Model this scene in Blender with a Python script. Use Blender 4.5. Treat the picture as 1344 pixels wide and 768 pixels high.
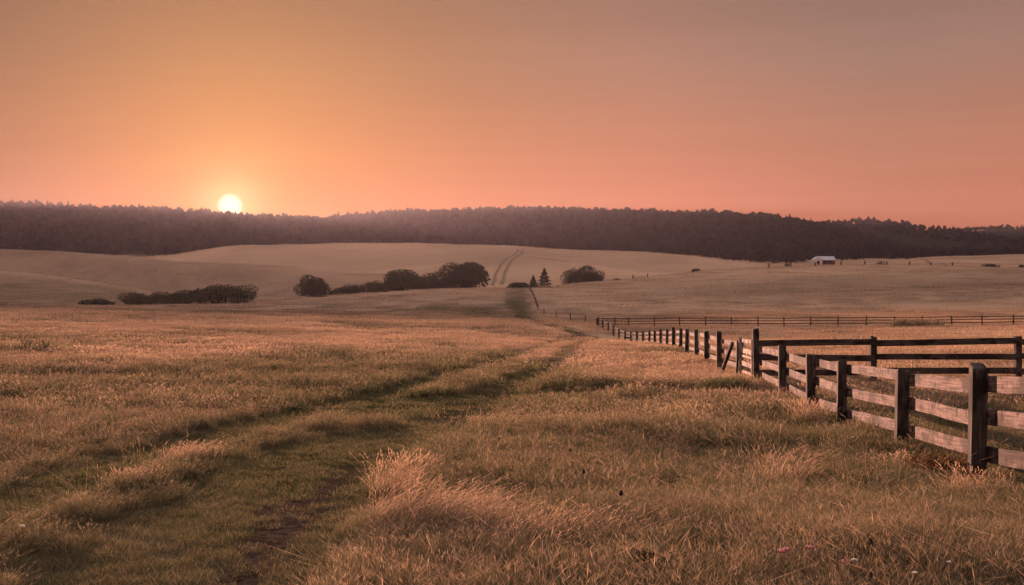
import bpy, math, random
import numpy as np
from mathutils import Vector, Matrix

random.seed(7)
RS = np.random.RandomState(11)
for o in list(bpy.data.objects):
    bpy.data.objects.remove(o)
scene = bpy.context.scene
COL = scene.collection

# ------------------------------------------------------------------ camera, sky, sun, exposure
W0, H0, F = 1344.0, 768.0, 1307.0
UC, VH = 672.0, 395.0
cam_d = bpy.data.cameras.new('camera')
cam_d.lens = 36.0 * F / W0
cam_d.sensor_width = 36.0
cam_d.shift_y = (VH - H0 / 2) / W0
cam_d.clip_start = 0.05
cam_d.clip_end = 30000
cam = bpy.data.objects.new('camera', cam_d)
cam.location = (0, 0, 0)
cam.rotation_euler = (math.radians(90), 0, 0)
COL.objects.link(cam)
scene.camera = cam

SUN_AZ = math.atan2(302 - UC, F)                        # from +Y towards +X
SUN_EL = math.atan2((VH - 270.5), math.hypot(F, 302 - UC))
SUN_DIR = Vector((math.cos(SUN_EL) * math.sin(SUN_AZ), math.cos(SUN_EL) * math.cos(SUN_AZ), math.sin(SUN_EL)))
SUN_COL = (1.0, 0.52, 0.36)
SUN_STRENGTH = 5.0
EXPOSURE = 1.6

world = bpy.data.worlds.new('World')
scene.world = world
world.use_nodes = True
wt = world.node_tree
wt.nodes.clear()
wn, wl = wt.nodes, wt.links


def wmath(op, a, b=None, c=None, clamp=False):
    n = wn.new('ShaderNodeMath'); n.operation = op; n.use_clamp = clamp
    for i, v in enumerate((a, b, c)):
        if v is None:
            continue
        if isinstance(v, (int, float)):
            n.inputs[i].default_value = v
        else:
            wl.new(v, n.inputs[i])
    return n.outputs[0]


def ramp(nodes, links, fac, stops, interp='EASE'):
    n = nodes.new('ShaderNodeValToRGB')
    n.color_ramp.interpolation = interp
    el = n.color_ramp.elements
    while len(el) > 1:
        el.remove(el[-1])
    el[0].position = stops[0][0]
    el[0].color = (*stops[0][1], 1)
    for p, c in stops[1:]:
        e = el.new(p)
        e.color = (*c, 1)
    links.new(fac, n.inputs[0])
    return n.outputs[0]


def lin(r, g, b, k=1.0):
    f = lambda c: (c / 255 / 12.92) if c / 255 <= 0.04045 else ((c / 255 + 0.055) / 1.055) ** 2.4
    return tuple(f(c) * k for c in (r, g, b))


tc = wn.new('ShaderNodeTexCoord')
nrm = wn.new('ShaderNodeVectorMath'); nrm.operation = 'NORMALIZE'
wl.new(tc.outputs['Generated'], nrm.inputs[0])
sep = wn.new('ShaderNodeSeparateXYZ'); wl.new(nrm.outputs[0], sep.inputs[0])
dot = wn.new('ShaderNodeVectorMath'); dot.operation = 'DOT_PRODUCT'
wl.new(nrm.outputs[0], dot.inputs[0]); dot.inputs[1].default_value = SUN_DIR
ang = wmath('MULTIPLY', wmath('ARCCOSINE', wmath('MINIMUM', dot.outputs['Value'], 0.9999999)), 180 / math.pi)
elev = wmath('MULTIPLY', wmath('ARCSINE', sep.outputs[2]), 180 / math.pi)
efac = wmath('DIVIDE', wmath('MAXIMUM', elev, 0.0), 90.0, clamp=True)
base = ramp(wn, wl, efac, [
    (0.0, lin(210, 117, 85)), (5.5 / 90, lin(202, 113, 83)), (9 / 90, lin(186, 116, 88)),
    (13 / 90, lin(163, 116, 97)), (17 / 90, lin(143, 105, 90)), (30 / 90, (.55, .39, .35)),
    (60 / 90, (.84, .68, .68)), (1.0, (.84, .72, .74))], 'LINEAR')  # upper stops brightened out of view, to raise fill light on the ground
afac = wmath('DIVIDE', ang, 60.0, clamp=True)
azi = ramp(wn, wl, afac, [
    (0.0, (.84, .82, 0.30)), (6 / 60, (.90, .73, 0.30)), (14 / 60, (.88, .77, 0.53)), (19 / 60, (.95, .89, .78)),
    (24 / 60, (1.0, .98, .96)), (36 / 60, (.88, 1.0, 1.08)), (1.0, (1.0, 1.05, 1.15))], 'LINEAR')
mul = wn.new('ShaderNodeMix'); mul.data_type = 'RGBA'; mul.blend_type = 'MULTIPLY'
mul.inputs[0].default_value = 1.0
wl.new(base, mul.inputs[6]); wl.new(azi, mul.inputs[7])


def glow(width, colr):
    g = wmath('POWER', math.e, wmath('MULTIPLY', wmath('POWER', wmath('DIVIDE', ang, width), 1.5), -1.0))
    n = wn.new('ShaderNodeVectorMath'); n.operation = 'SCALE'
    n.inputs[0].default_value = colr
    wl.new(g, n.inputs['Scale'])
    return n.outputs[0]


def vadd(a, b):
    n = wn.new('ShaderNodeVectorMath'); n.operation = 'ADD'
    wl.new(a, n.inputs[0]); wl.new(b, n.inputs[1])
    return n.outputs[0]


sky = vadd(mul.outputs[2], glow(7.5, (0.04, 0.0, 0.0)))
sky = vadd(sky, glow(3.4, (0.08, 0.10, 0.015)))
sky = vadd(sky, glow(1.5, (0.35, 0.33, 0.20)))
# thin streaks of high cloud
mp = wn.new('ShaderNodeMapping'); mp.inputs['Scale'].default_value = (1.2, 1.2, 26)
wl.new(nrm.outputs[0], mp.inputs[0])
nz = wn.new('ShaderNodeTexNoise'); nz.inputs['Scale'].default_value = 3.0; nz.inputs['Detail'].default_value = 5
wl.new(mp.outputs[0], nz.inputs[0])
cl = wmath('MULTIPLY_ADD', wmath('SUBTRACT', nz.outputs[0], 0.5), 0.18, 1.0)
azn = wmath('MULTIPLY', wmath('ARCTAN2', sep.outputs[0], sep.outputs[1]), 180 / math.pi)
for a0, e0, wa, we, amp in ((-13.6, 7.7, 1.3, .07, .10), (-10.2, 9.7, .45, .10, .05), (19.0, 12.2, .9, .12, .05), (6.0, 13.5, 4.0, .25, .03), (-20.0, 12.5, 5.0, .3, .03)):
    g_ = wmath('ADD', wmath('POWER', wmath('ABSOLUTE', wmath('DIVIDE', wmath('SUBTRACT', azn, a0), wa)), 2.0),
               wmath('POWER', wmath('ABSOLUTE', wmath('DIVIDE', wmath('SUBTRACT', wmath('SUBTRACT', elev, wmath('MULTIPLY', wmath('SUBTRACT', azn, a0), .04)), e0), we)), 2.0))
    cl = wmath('ADD', cl, wmath('MULTIPLY', wmath('POWER', math.e, wmath('MULTIPLY', g_, -1.0)), amp))
sc = wn.new('ShaderNodeVectorMath'); sc.operation = 'SCALE'
wl.new(sky, sc.inputs[0]); wl.new(cl, sc.inputs['Scale'])
# the sun's disc
disc = wmath('SUBTRACT', 1.0, wmath('MULTIPLY', wmath('SUBTRACT', ang, 0.46), 1 / 0.28, clamp=True))
dv = wn.new('ShaderNodeVectorMath'); dv.operation = 'SCALE'; dv.inputs[0].default_value = (.5, .52, .55)
wl.new(disc, dv.inputs['Scale'])
mr = wn.new('ShaderNodeMapRange'); mr.interpolation_type = 'SMOOTHSTEP'
wl.new(sep.outputs[0], mr.inputs[0])
mr.inputs[1].default_value = -.52; mr.inputs[2].default_value = -.22; mr.inputs[3].default_value = .50; mr.inputs[4].default_value = 1.0
sc2 = wn.new('ShaderNodeVectorMath'); sc2.operation = 'SCALE'
wl.new(sc.outputs[0], sc2.inputs[0]); wl.new(mr.outputs[0], sc2.inputs['Scale'])
skyc = vadd(sc2.outputs[0], dv.outputs[0])
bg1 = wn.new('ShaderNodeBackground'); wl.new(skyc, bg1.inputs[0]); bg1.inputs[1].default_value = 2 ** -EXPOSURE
nish = wn.new('ShaderNodeTexSky'); nish.sky_type = 'NISHITA'; nish.sun_disc = False
nish.sun_elevation = SUN_EL; nish.sun_rotation = SUN_AZ
nish.dust_density = 6; nish.air_density = 1.5
bg2 = wn.new('ShaderNodeBackground'); wl.new(nish.outputs[0], bg2.inputs[0]); bg2.inputs[1].default_value = 0.05
mixw = wn.new('ShaderNodeMixShader'); mixw.inputs[0].default_value = 0.04
wl.new(bg1.outputs[0], mixw.inputs[1]); wl.new(bg2.outputs[0], mixw.inputs[2])
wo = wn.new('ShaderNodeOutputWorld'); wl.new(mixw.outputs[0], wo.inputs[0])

sun_d = bpy.data.lights.new('sun', 'SUN')
sun_d.energy = SUN_STRENGTH; sun_d.angle = math.radians(0.5); sun_d.color = SUN_COL
sun_o = bpy.data.objects.new('sun', sun_d)
sun_o.rotation_euler = SUN_DIR.to_track_quat('Z', 'Y').to_euler()
sun_o.location = SUN_DIR * 100
COL.objects.link(sun_o)

scene.view_settings.view_transform = 'Standard'
scene.view_settings.look = 'None'
scene.view_settings.exposure = EXPOSURE
scene.view_settings.gamma = 1.0
scene.view_settings.use_curve_mapping = False
cy = scene.cycles
cy.max_bounces = 6; cy.diffuse_bounces = 3; cy.transmission_bounces = 4; cy.volume_bounces = 0
cy.transparent_max_bounces = 8
cy.caustics_reflective = False; cy.caustics_refractive = False
cy.use_denoising = True
cy.denoiser = 'OPENIMAGEDENOISE'
cy.sample_clamp_indirect = 4

# ------------------------------------------------------------------ numeric helpers


def hash2(ix, iy, s):
    h = (ix.astype(np.int64) * 374761393 + iy.astype(np.int64) * 668265263 + s * 1442695041) & 0xFFFFFFFF
    h = ((h ^ (h >> 13)) * 1274126177) & 0xFFFFFFFF
    return ((h ^ (h >> 16)) & 0xFFFF) / 65535.0


def noise(x, y, s=0):
    x = np.asarray(x, float); y = np.asarray(y, float)
    ix, iy = np.floor(x), np.floor(y)
    fx, fy = x - ix, y - iy
    fx = fx * fx * fx * (fx * (fx * 6 - 15) + 10); fy = fy * fy * fy * (fy * (fy * 6 - 15) + 10)
    a = hash2(ix, iy, s); b = hash2(ix + 1, iy, s); c = hash2(ix, iy + 1, s); d = hash2(ix + 1, iy + 1, s)
    return (a + (b - a) * fx) * (1 - fy) + (c + (d - c) * fx) * fy          # 0..1


def fbm(x, y, s=0, o=4):
    t, a, n = 0, 1, 0
    for k in range(o):
        t = t + a * noise(x * 2 ** k + 17.3 * k, y * 2 ** k - 9.1 * k, s + k); n += a; a *= 0.5
    return t / n


def pchip_slopes(x, y):
    """x (n,), y (n, m): monotone cubic slopes along axis 0"""
    h = np.diff(x)[:, None]; dl = np.diff(y, axis=0) / h
    d = np.zeros_like(y)
    w1 = 2 * h[1:] + h[:-1]; w2 = h[1:] + 2 * h[:-1]
    with np.errstate(divide='ignore', invalid='ignore'):
        m = (w1 + w2) / (w1 / dl[:-1] + w2 / dl[1:])
    d[1:-1] = np.where(dl[:-1] * dl[1:] > 0, m, 0)
    d[0], d[-1] = dl[0], dl[-1]
    return np.nan_to_num(d)


def smoothstep(a, b, x):
    t = np.clip((x - a) / (b - a), 0, 1)
    return t * t * (3 - 2 * t)


# ------------------------------------------------------------------ the lie of the land
# ground profiles: at each distance, the row (of a 768-row frame, horizon 395) the ground reaches for bearings given as columns
S = {
    35: [(0, 470), (300, 477), (500, 483), (700, 489), (900, 492), (1000, 493), (1344, 493)],
    60: [(0, 440), (200, 443), (400, 448), (600, 454), (700, 457), (850, 461), (1344, 461)],
    82: [(0, 426), (200, 429), (400, 434), (600, 441), (700, 448), (850, 455), (1000, 455), (1344, 449)],
    100: [(0, 417), (200, 420), (400, 425), (500, 429), (600, 434), (700, 441), (780, 450), (850, 452), (1000, 450), (1344, 441)],
    120: [(0, 411), (200, 414), (400, 419), (600, 427), (700, 434), (780, 447), (820, 450), (900, 445), (1100, 438), (1344, 431)],
    150: [(0, 406), (200, 409), (400, 415), (600, 421), (700, 425), (785, 428), (900, 427), (1100, 426), (1344, 425)],
    200: [(0, 402), (150, 404), (300, 409), (450, 409), (600, 408), (700, 411), (800, 414), (1000, 413), (1344, 409)],
    250: [(0, 405), (150, 404), (300, 402), (400, 399), (500, 394.5), (600, 393), (700, 394), (800, 397), (1000, 395), (1344, 390)],
    310: [(0, 408), (150, 404), (250, 400), (340, 397), (400, 391), (450, 386.5), (520, 381.5), (600, 380), (690, 380), (740, 382),
          (800, 385), (1000, 377), (1344, 372)],
    400: [(0, 396), (150, 404), (300, 406), (500, 398), (600, 393), (680, 388), (700, 380), (770, 372), (850, 363), (900, 358),
          (960, 353), (1020, 350.5), (1100, 349), (1200, 350), (1344, 353.5)],
    550: [(-300, 349), (0, 357), (60, 360), (100, 365), (180, 378), (240, 389), (400, 397), (500, 394), (700, 389), (800, 379), (900, 368),
          (1000, 360), (1344, 362)],
    700: [(-300, 362), (0, 370), (100, 374), (200, 384), (300, 386), (400, 382), (600, 380), (800, 375), (900, 368), (1344, 362)],
    800: [(-300, 321), (0, 326), (100, 328), (180, 334), (250, 341.5), (330, 346), (400, 355), (460, 364), (600, 370), (700, 371),
          (800, 368), (900, 364), (1000, 360), (1344, 362)],
    900: [(0, 344), (100, 346), (250, 354), (330, 357), (400, 361), (450, 362), (520, 355), (600, 350), (700, 343), (760, 350), (830, 361), (900, 357),
          (1000, 352), (1050, 347), (1344, 350)],
    1100: [(-300, 350), (0, 347), (150, 343), (230, 335), (300, 324.5), (380, 320.5), (460, 320), (560, 322), (640, 323), (680, 323.5),
           (740, 328), (850, 332.5), (950, 340), (1010, 345), (1100, 343), (1344, 344)],
    1250: [(0, 342), (300, 335), (600, 335), (800, 339), (1000, 344), (1100, 341), (1180, 343), (1230, 337.5), (1344, 333.5), (1650, 331)],
    1450: [(0, 325), (300, 318), (600, 318), (800, 318), (960, 318), (1040, 313), (1100, 318), (1150, 335), (1200, 342), (1344, 340)],
    1900: [(-300, 272), (0, 276), (100, 279), (200, 283), (300, 291), (340, 293), (420, 294), (470, 290), (540, 285), (650, 283), (750, 284),
           (850, 288), (960, 290), (1020, 293), (1060, 299), (1100, 306), (1150, 322), (1200, 335), (1344, 335)],
    2400: [(0, 315), (900, 315), (1040, 305), (1090, 298), (1130, 295), (1180, 297), (1230, 304), (1270, 311), (1344, 320)],
    3000: [(0, 320), (900, 320), (1150, 318), (1230, 310), (1300, 304), (1344, 303), (1650, 300)],
    3600: [(0, 345), (1344, 345)],
    7000: [(0, 385), (1344, 385)],
    14000: [(0, 390), (1344, 390)],
}
YS = np.array(sorted(S), float)
USTEP = np.arange(-900, 2251, 10.0)
near_y = np.array([0.0, 6.0, 11.2, 20.0])
near_z = np.array([np.full_like(USTEP, -1.75), np.full_like(USTEP, -1.75),
                   np.interp(USTEP, [300, 1000], [-1.85, -2.08]), np.interp(USTEP, [200, 1050], [-2.02, -2.42])])
rows = []
for y_ in YS:
    p = np.array(S[int(y_)], float)
    v = np.interp(USTEP, p[:, 0], p[:, 1])
    k = np.exp(-0.5 * (np.arange(-6, 7) / 2.2) ** 2); k /= k.sum()
    v = np.convolve(np.pad(v, 6, mode='edge'), k, mode='valid')
    rows.append(-(v - VH) / F * y_)
TY = np.concatenate([near_y, YS]); TZ = np.vstack([near_z, rows]); TD = pchip_slopes(TY, TZ)


def terrain(X, Y, detail=True):
    X = np.asarray(X, float); Y = np.asarray(Y, float)
    Yc = np.clip(Y, 0.0, TY[-1] - 1)
    u = UC + F * X / np.maximum(Yc, 8.0)
    ui = np.clip((u - USTEP[0]) / 10.0, 0, len(USTEP) - 1.001)
    c0 = ui.astype(int); fu = ui - c0
    k = np.clip(np.searchsorted(TY, Yc, side='right') - 1, 0, len(TY) - 2)
    h = TY[k + 1] - TY[k]; t = (Yc - TY[k]) / h
    h00 = 2 * t**3 - 3 * t**2 + 1; h10 = t**3 - 2 * t**2 + t; h01 = -2 * t**3 + 3 * t**2; h11 = t**3 - t**2

    def ev(c):
        return h00 * TZ[k, c] + h10 * h * TD[k, c] + h01 * TZ[k + 1, c] + h11 * h * TD[k + 1, c]
    z = ev(c0) * (1 - fu) + ev(c0 + 1) * fu
    if detail:
        z = z + smoothstep(450, 700, Y) * 6.0 * (fbm(X / 150, Y / 90, 13, 2) - .5) * (1 - smoothstep(1200, 1400, Y))
        a = smoothstep(4, 25, Y)
        z = z + a * 0.13 * (fbm(X / 9, Y / 13, 3, 2) - .5) + 0.05 * (fbm(X / 1.3, Y / 1.3, 5, 2) - .5)
        z = z + smoothstep(60, 250, Y) * 1.6 * (fbm(X / 60, Y / 45, 9, 2) - .5) * (1 - smoothstep(1300, 1500, Y))
        z = z + smoothstep(1300, 1800, Y) * 10 * (fbm(X / 160, Y / 160, 21, 3) - .5)
    return z


def hit(u, v, ymin=3.0, ymax=1240.0):
    """the first ground point along the line of sight through column u, row v"""
    Y = np.exp(np.linspace(math.log(ymin), math.log(ymax), 4000))
    z = terrain((u - UC) / F * Y, Y, False)
    r = VH - F * z / Y
    idx = np.nonzero(r <= v)[0]
    i = idx[0] if len(idx) else len(Y) - 1
    return np.array([(u - UC) / F * Y[i], Y[i]])


def at(u, Y):
    return (u - UC) / F * Y, Y


def gz(x, y):
    return float(terrain(np.array([x]), np.array([y]))[0])


def dist_poly(X, Y, P):
    """distance from points to a polyline"""
    best = np.full(np.shape(X), 1e9)
    for (x0, y0), (x1, y1) in zip(P[:-1], P[1:]):
        dx, dy = x1 - x0, y1 - y0
        t = np.clip(((X - x0) * dx + (Y - y0) * dy) / (dx * dx + dy * dy + 1e-9), 0, 1)
        best = np.minimum(best, np.hypot(X - x0 - t * dx, Y - y0 - t * dy))
    return best


RUT_R = [hit(*p) for p in [(250, 860), (310, 768), (360, 705), (430, 640), (510, 585), (590, 550), (650, 518), (700, 492), (735, 470),
                           (765, 450), (782, 442)]]
RUT_L = [hit(*p) for p in [(-400, 760), (-120, 715), (0, 672), (120, 628), (230, 590), (340, 562), (450, 535), (540, 508), (610, 485),
                           (670, 468), (720, 452), (745, 442), (765, 440)]]
GATE_STRIP = [hit(*p) for p in [(430, 548), (560, 527), (700, 517), (820, 514), (900, 516), (975, 520)]]
TRACK_FAR = [hit(*p) for p in [(770, 445), (745, 432), (712, 424), (690, 416), (682, 408), (680, 396), (679, 386)]] + \
            [np.array(at(680, 316)), np.array(at(682, 345))]
HILL_TRACKS = [[hit(a, b, 600) for a, b in q] for q in (
    [(646, 378), (650, 362), (657, 350), (668, 340), (676, 332), (681, 325.5)],
    [(657, 377), (662, 360), (669, 348), (677, 340), (683, 332), (687, 326)])]
FIELD_TRACK = [hit(a, b, 600) for a, b in [(1206, 340.5), (1220, 345), (1245, 350)]]


def masks(X, Y):
    """short: 0..1 how closely cropped the grass is; dirt: bare soil; dry: 0 green to 1 straw, beyond that paled in place of sunlight"""
    w = 1.0 + 0.5 * (noise(X * 1.7, Y * 1.7, 31) - .5)
    dR = dist_poly(X, Y, RUT_R); dL = dist_poly(X, Y, RUT_L); dG = dist_poly(X, Y, GATE_STRIP); dF = dist_poly(X, Y, TRACK_FAR)
    fw = 1 + .25 * smoothstep(15, 60, Y)
    sR = 1 - smoothstep(.35, .85, dR * w / fw); sL = 1 - smoothstep(.3, .8, dL * w / fw)
    sG = (1 - smoothstep(.8, 1.6, dG * w)) * .85
    sF = 1 - smoothstep(2.7, 3.2, dF * w) * smoothstep(165, 255, Y) - (1 - smoothstep(165, 265, Y)) * smoothstep(.8, 2.0, dF * w)
    # the worn ground between the ruts close to the camera
    mid = (1 - smoothstep(.9, 2.1, dR * w)) * (1 - smoothstep(12, 20, Y)) * .9
    left_side = np.where(X < np.interp(Y, [p[1] for p in RUT_R], [p[0] for p in RUT_R]), 1.0, 0.35)
    near_l = (1 - smoothstep(8, 17, Y)) * .75 * left_side * smoothstep(.2, .6, noise(X / 1.2, Y / 1.2, 77))
    short = np.clip(np.maximum.reduce([sR, sL, sG, sF, mid * left_side, near_l]), 0, 1)
    dirt = (1 - smoothstep(.08, .32, dR * (1.0 + 1.6 * (fbm(X * 2.4, Y * 2.4, 41, 2) - .5)))) * (1 - smoothstep(9.5, 13.5, Y)) \
        + .4 * (1 - smoothstep(.1, .3, dR * w)) * smoothstep(13, 19, Y) * (1 - smoothstep(90, 140, Y))
    n1 = fbm(X / 7, Y / 14, 51, 3); n2 = fbm(X / 55, Y / 70, 61, 3)
    dry = smoothstep(.33, .64, n1 * .6 + n2 * .4 + .04)
    dry = np.clip(.12 + .88 * dry, 0, 1) * (.40 + .50 * smoothstep(8, 45, Y + 6 * (n2 - .5)))
    dry = dry + (.25 + .5 * smoothstep(640, 760, UC + F * X / np.maximum(Y, 8))) * smoothstep(70, 105, Y) * (1 - short)
    dry = dry * (1 - .55 * short)
    U = UC + F * X / np.maximum(Y, 8)
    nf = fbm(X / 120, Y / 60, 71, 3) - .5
    far = 1.15 + .8 * nf  # far fields coloured paler to stand in for sunlight on them
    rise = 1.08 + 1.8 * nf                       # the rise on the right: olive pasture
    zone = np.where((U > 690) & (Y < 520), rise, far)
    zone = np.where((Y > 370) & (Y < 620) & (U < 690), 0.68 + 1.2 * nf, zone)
    zone = np.where(Y > 640, 1.0 + np.clip(.65 + 1.2 * nf, 0, 1), zone)  # hill fields palest: colour makes up for the weak grazing sun
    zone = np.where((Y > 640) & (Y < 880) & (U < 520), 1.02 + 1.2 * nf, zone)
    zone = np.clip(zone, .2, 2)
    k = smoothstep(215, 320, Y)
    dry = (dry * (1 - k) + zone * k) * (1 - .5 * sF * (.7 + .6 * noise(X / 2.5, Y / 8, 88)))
    return short, dirt, dry


# ------------------------------------------------------------------ object helpers
def mesh_from(name, verts, faces, mats, smooth=False, face_mat=None):
    me = bpy.data.meshes.new(name)
    me.from_pydata([tuple(v) for v in verts], [], [tuple(f) for f in faces])
    for m in (mats if isinstance(mats, (list, tuple)) else [mats]):
        me.materials.append(m)
    if face_mat is not None:
        me.polygons.foreach_set('material_index', face_mat)
    if smooth:
        me.polygons.foreach_set('use_smooth', [True] * len(me.polygons))
    me.update()
    return me


def mesh_np(name, V, nper, mats, mat_idx=None, smooth=False):
    """V (n*nper, 3): independent faces of nper corners each"""
    me = bpy.data.meshes.new(name)
    n = len(V)
    nf = n // nper
    me.vertices.add(n); me.vertices.foreach_set('co', np.asarray(V, np.float32).ravel())
    me.loops.add(n); me.loops.foreach_set('vertex_index', np.arange(n, dtype=np.int32))
    me.polygons.add(nf)
    me.polygons.foreach_set('loop_start', np.arange(0, n, nper, dtype=np.int32))
    me.polygons.foreach_set('loop_total', np.full(nf, nper, np.int32))
    if mat_idx is not None:
        me.polygons.foreach_set('material_index', np.asarray(mat_idx, np.int32))
    if smooth:
        me.polygons.foreach_set('use_smooth', np.ones(nf, bool))
    for m in (mats if isinstance(mats, (list, tuple)) else [mats]):
        me.materials.append(m)
    me.update(calc_edges=True)
    return me


def grid_mesh(name, P, mats, smooth=True):
    """P (r, c, 3) grid"""
    r, c = P.shape[:2]
    me = bpy.data.meshes.new(name)
    i = (np.arange(r - 1)[:, None] * c + np.arange(c - 1)[None, :]).ravel()
    f = np.stack([i, i + 1, i + c + 1, i + c], 1).astype(np.int32)
    me.vertices.add(r * c); me.vertices.foreach_set('co', P.astype(np.float32).ravel())
    me.loops.add(f.size); me.loops.foreach_set('vertex_index', f.ravel())
    me.polygons.add(len(f))
    me.polygons.foreach_set('loop_start', np.arange(0, f.size, 4, dtype=np.int32))
    me.polygons.foreach_set('loop_total', np.full(len(f), 4, np.int32))
    if smooth:
        me.polygons.foreach_set('use_smooth', np.ones(len(f), bool))
    for m in (mats if isinstance(mats, (list, tuple)) else [mats]):
        me.materials.append(m)
    me.update(calc_edges=True)
    return me


def link(name, me, parent=None, loc=(0, 0, 0), rot=(0, 0, 0)):
    o = bpy.data.objects.new(name, me)
    COL.objects.link(o)
    o.location = loc; o.rotation_euler = rot
    if parent is not None:
        o.parent = parent
    return o


def tag(o, label=None, cat=None, group=None, kind=None):
    if label: o['label'] = label
    if cat: o['category'] = cat
    if group: o['group'] = group
    if kind: o['kind'] = kind
    return o


def empty(name, loc, rz=0.0):
    o = bpy.data.objects.new(name, None)
    o.empty_display_size = 0.2
    COL.objects.link(o)
    o.location = loc; o.rotation_euler = (0, 0, rz)
    return o


# ------------------------------------------------------------------ materials
def material(name):
    m = bpy.data.materials.new(name)
    m.use_nodes = True
    nt = m.node_tree
    nt.nodes.clear()
    out = nt.nodes.new('ShaderNodeOutputMaterial')
    return m, nt.nodes, nt.links, out


def N(nodes, t, **kw):
    n = nodes.new(t)
    for k, v in kw.items():
        setattr(n, k, v)
    return n


def mixc(nodes, links, f, a, b, blend='MIX'):
    n = nodes.new('ShaderNodeMix'); n.data_type = 'RGBA'; n.blend_type = blend
    for s, v in ((0, f), (6, a), (7, b)):
        if isinstance(v, (int, float)):
            n.inputs[s].default_value = v
        elif isinstance(v, tuple):
            n.inputs[s].default_value = (*v, 1)
        else:
            links.new(v, n.inputs[s])
    return n.outputs[2]


def mth(nodes, links, op, a, b=0.0, clamp=False):
    n = nodes.new('ShaderNodeMath'); n.operation = op; n.use_clamp = clamp
    for i, v in enumerate((a, b)):
        if isinstance(v, (int, float)):
            n.inputs[i].default_value = v
        else:
            links.new(v, n.inputs[i])
    return n.outputs[0]


def tex(nodes, links, scale, detail=4, coord='Object', stretch=None, rough=.6):
    t = nodes.new('ShaderNodeTexCoord')
    src = t.outputs[coord]
    if stretch:
        mpn = nodes.new('ShaderNodeMapping'); mpn.inputs['Scale'].default_value = stretch
        links.new(src, mpn.inputs[0]); src = mpn.outputs[0]
    n = nodes.new('ShaderNodeTexNoise'); n.inputs['Scale'].default_value = scale; n.inputs['Detail'].default_value = detail
    n.inputs['Roughness'].default_value = rough
    links.new(src, n.inputs[0])
    return n.outputs[0]


# foliage-like grass blade: diffuse + translucent, colour from the instance's dryness and the blade's own random value
GREEN_A, GREEN_B = (0.058, 0.076, 0.028), (0.120, 0.126, 0.052)
STRAW_A, STRAW_B = (0.26, 0.175, 0.108), (0.62, 0.44, 0.30)


def grass_material(name, instanced=True):
    m, n, l, out = material(name)
    a = N(n, 'ShaderNodeAttribute', attribute_name='dry'); a.attribute_type = 'INSTANCER' if instanced else 'GEOMETRY'
    b = N(n, 'ShaderNodeAttribute', attribute_name='blade')
    g = mixc(n, l, b.outputs['Fac'], GREEN_A, GREEN_B)
    s = mixc(n, l, b.outputs['Fac'], STRAW_A, STRAW_B)
    # each blade has its own dryness around the patch's
    e = N(n, 'ShaderNodeAttribute', attribute_name='blade2')
    d = mth(n, l, 'ADD', a.outputs['Fac'], mth(n, l, 'MULTIPLY', mth(n, l, 'SUBTRACT', e.outputs['Fac'], .5), .9), clamp=True)
    c = mixc(n, l, d, g, s)
    c = mixc(n, l, mth(n, l, 'SUBTRACT', a.outputs['Fac'], 1.0, True), c, mixc(n, l, b.outputs['Fac'], (.44, .29, .165), (.80, .56, .36)))  # blades paler than straw on far fields, in place of sunlight
    di = N(n, 'ShaderNodeBsdfDiffuse'); tr = N(n, 'ShaderNodeBsdfTranslucent')
    l.new(c, di.inputs[0]); l.new(c, tr.inputs[0])
    mx = N(n, 'ShaderNodeMixShader'); mx.inputs[0].default_value = .45
    l.new(di.outputs[0], mx.inputs[1]); l.new(tr.outputs[0], mx.inputs[2])
    gl = N(n, 'ShaderNodeBsdfGlossy'); gl.inputs['Roughness'].default_value = .45
    l.new(mixc(n, l, .5, c, (.5, .5, .5)), gl.inputs[0])
    m2 = N(n, 'ShaderNodeMixShader'); m2.inputs[0].default_value = .07
    l.new(mx.outputs[0], m2.inputs[1]); l.new(gl.outputs[0], m2.inputs[2])
    l.new(m2.outputs[0], out.inputs[0])
    return m


def leaf_material(name, c1, c2, trans=.3, scale=1.5):
    m, n, l, out = material(name)
    t = tex(n, l, scale, 3)
    g = N(n, 'ShaderNodeNewGeometry')
    f = mth(n, l, 'ADD', mth(n, l, 'MULTIPLY', t, .5), mth(n, l, 'MULTIPLY', g.outputs['Random Per Island'], .5), True)
    c = mixc(n, l, f, c1, c2)
    di = N(n, 'ShaderNodeBsdfDiffuse'); tr = N(n, 'ShaderNodeBsdfTranslucent')
    l.new(c, di.inputs[0]); l.new(c, tr.inputs[0])
    mx = N(n, 'ShaderNodeMixShader'); mx.inputs[0].default_value = trans
    l.new(di.outputs[0], mx.inputs[1]); l.new(tr.outputs[0], mx.inputs[2])
    l.new(mx.outputs[0], out.inputs[0])
    return m


def plain_material(name, c1, c2, scale=8, rough=.85, stretch=None, bump=.2, detail=5, contrast=(.35, .65)):
    m, n, l, out = material(name)
    t = tex(n, l, scale, detail, stretch=stretch)
    c = ramp(n, l, t, [(contrast[0], c1), (contrast[1], c2)], 'LINEAR')
    p = N(n, 'ShaderNodeBsdfPrincipled'); p.inputs['Roughness'].default_value = rough
    p.inputs['Specular IOR Level'].default_value = .2
    l.new(c, p.inputs['Base Color'])
    if bump:
        bm = N(n, 'ShaderNodeBump'); bm.inputs['Strength'].default_value = bump; bm.inputs['Distance'].default_value = .01
        l.new(t, bm.inputs['Height']); l.new(bm.outputs[0], p.inputs['Normal'])
    l.new(p.outputs[0], out.inputs[0])
    return m


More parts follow.
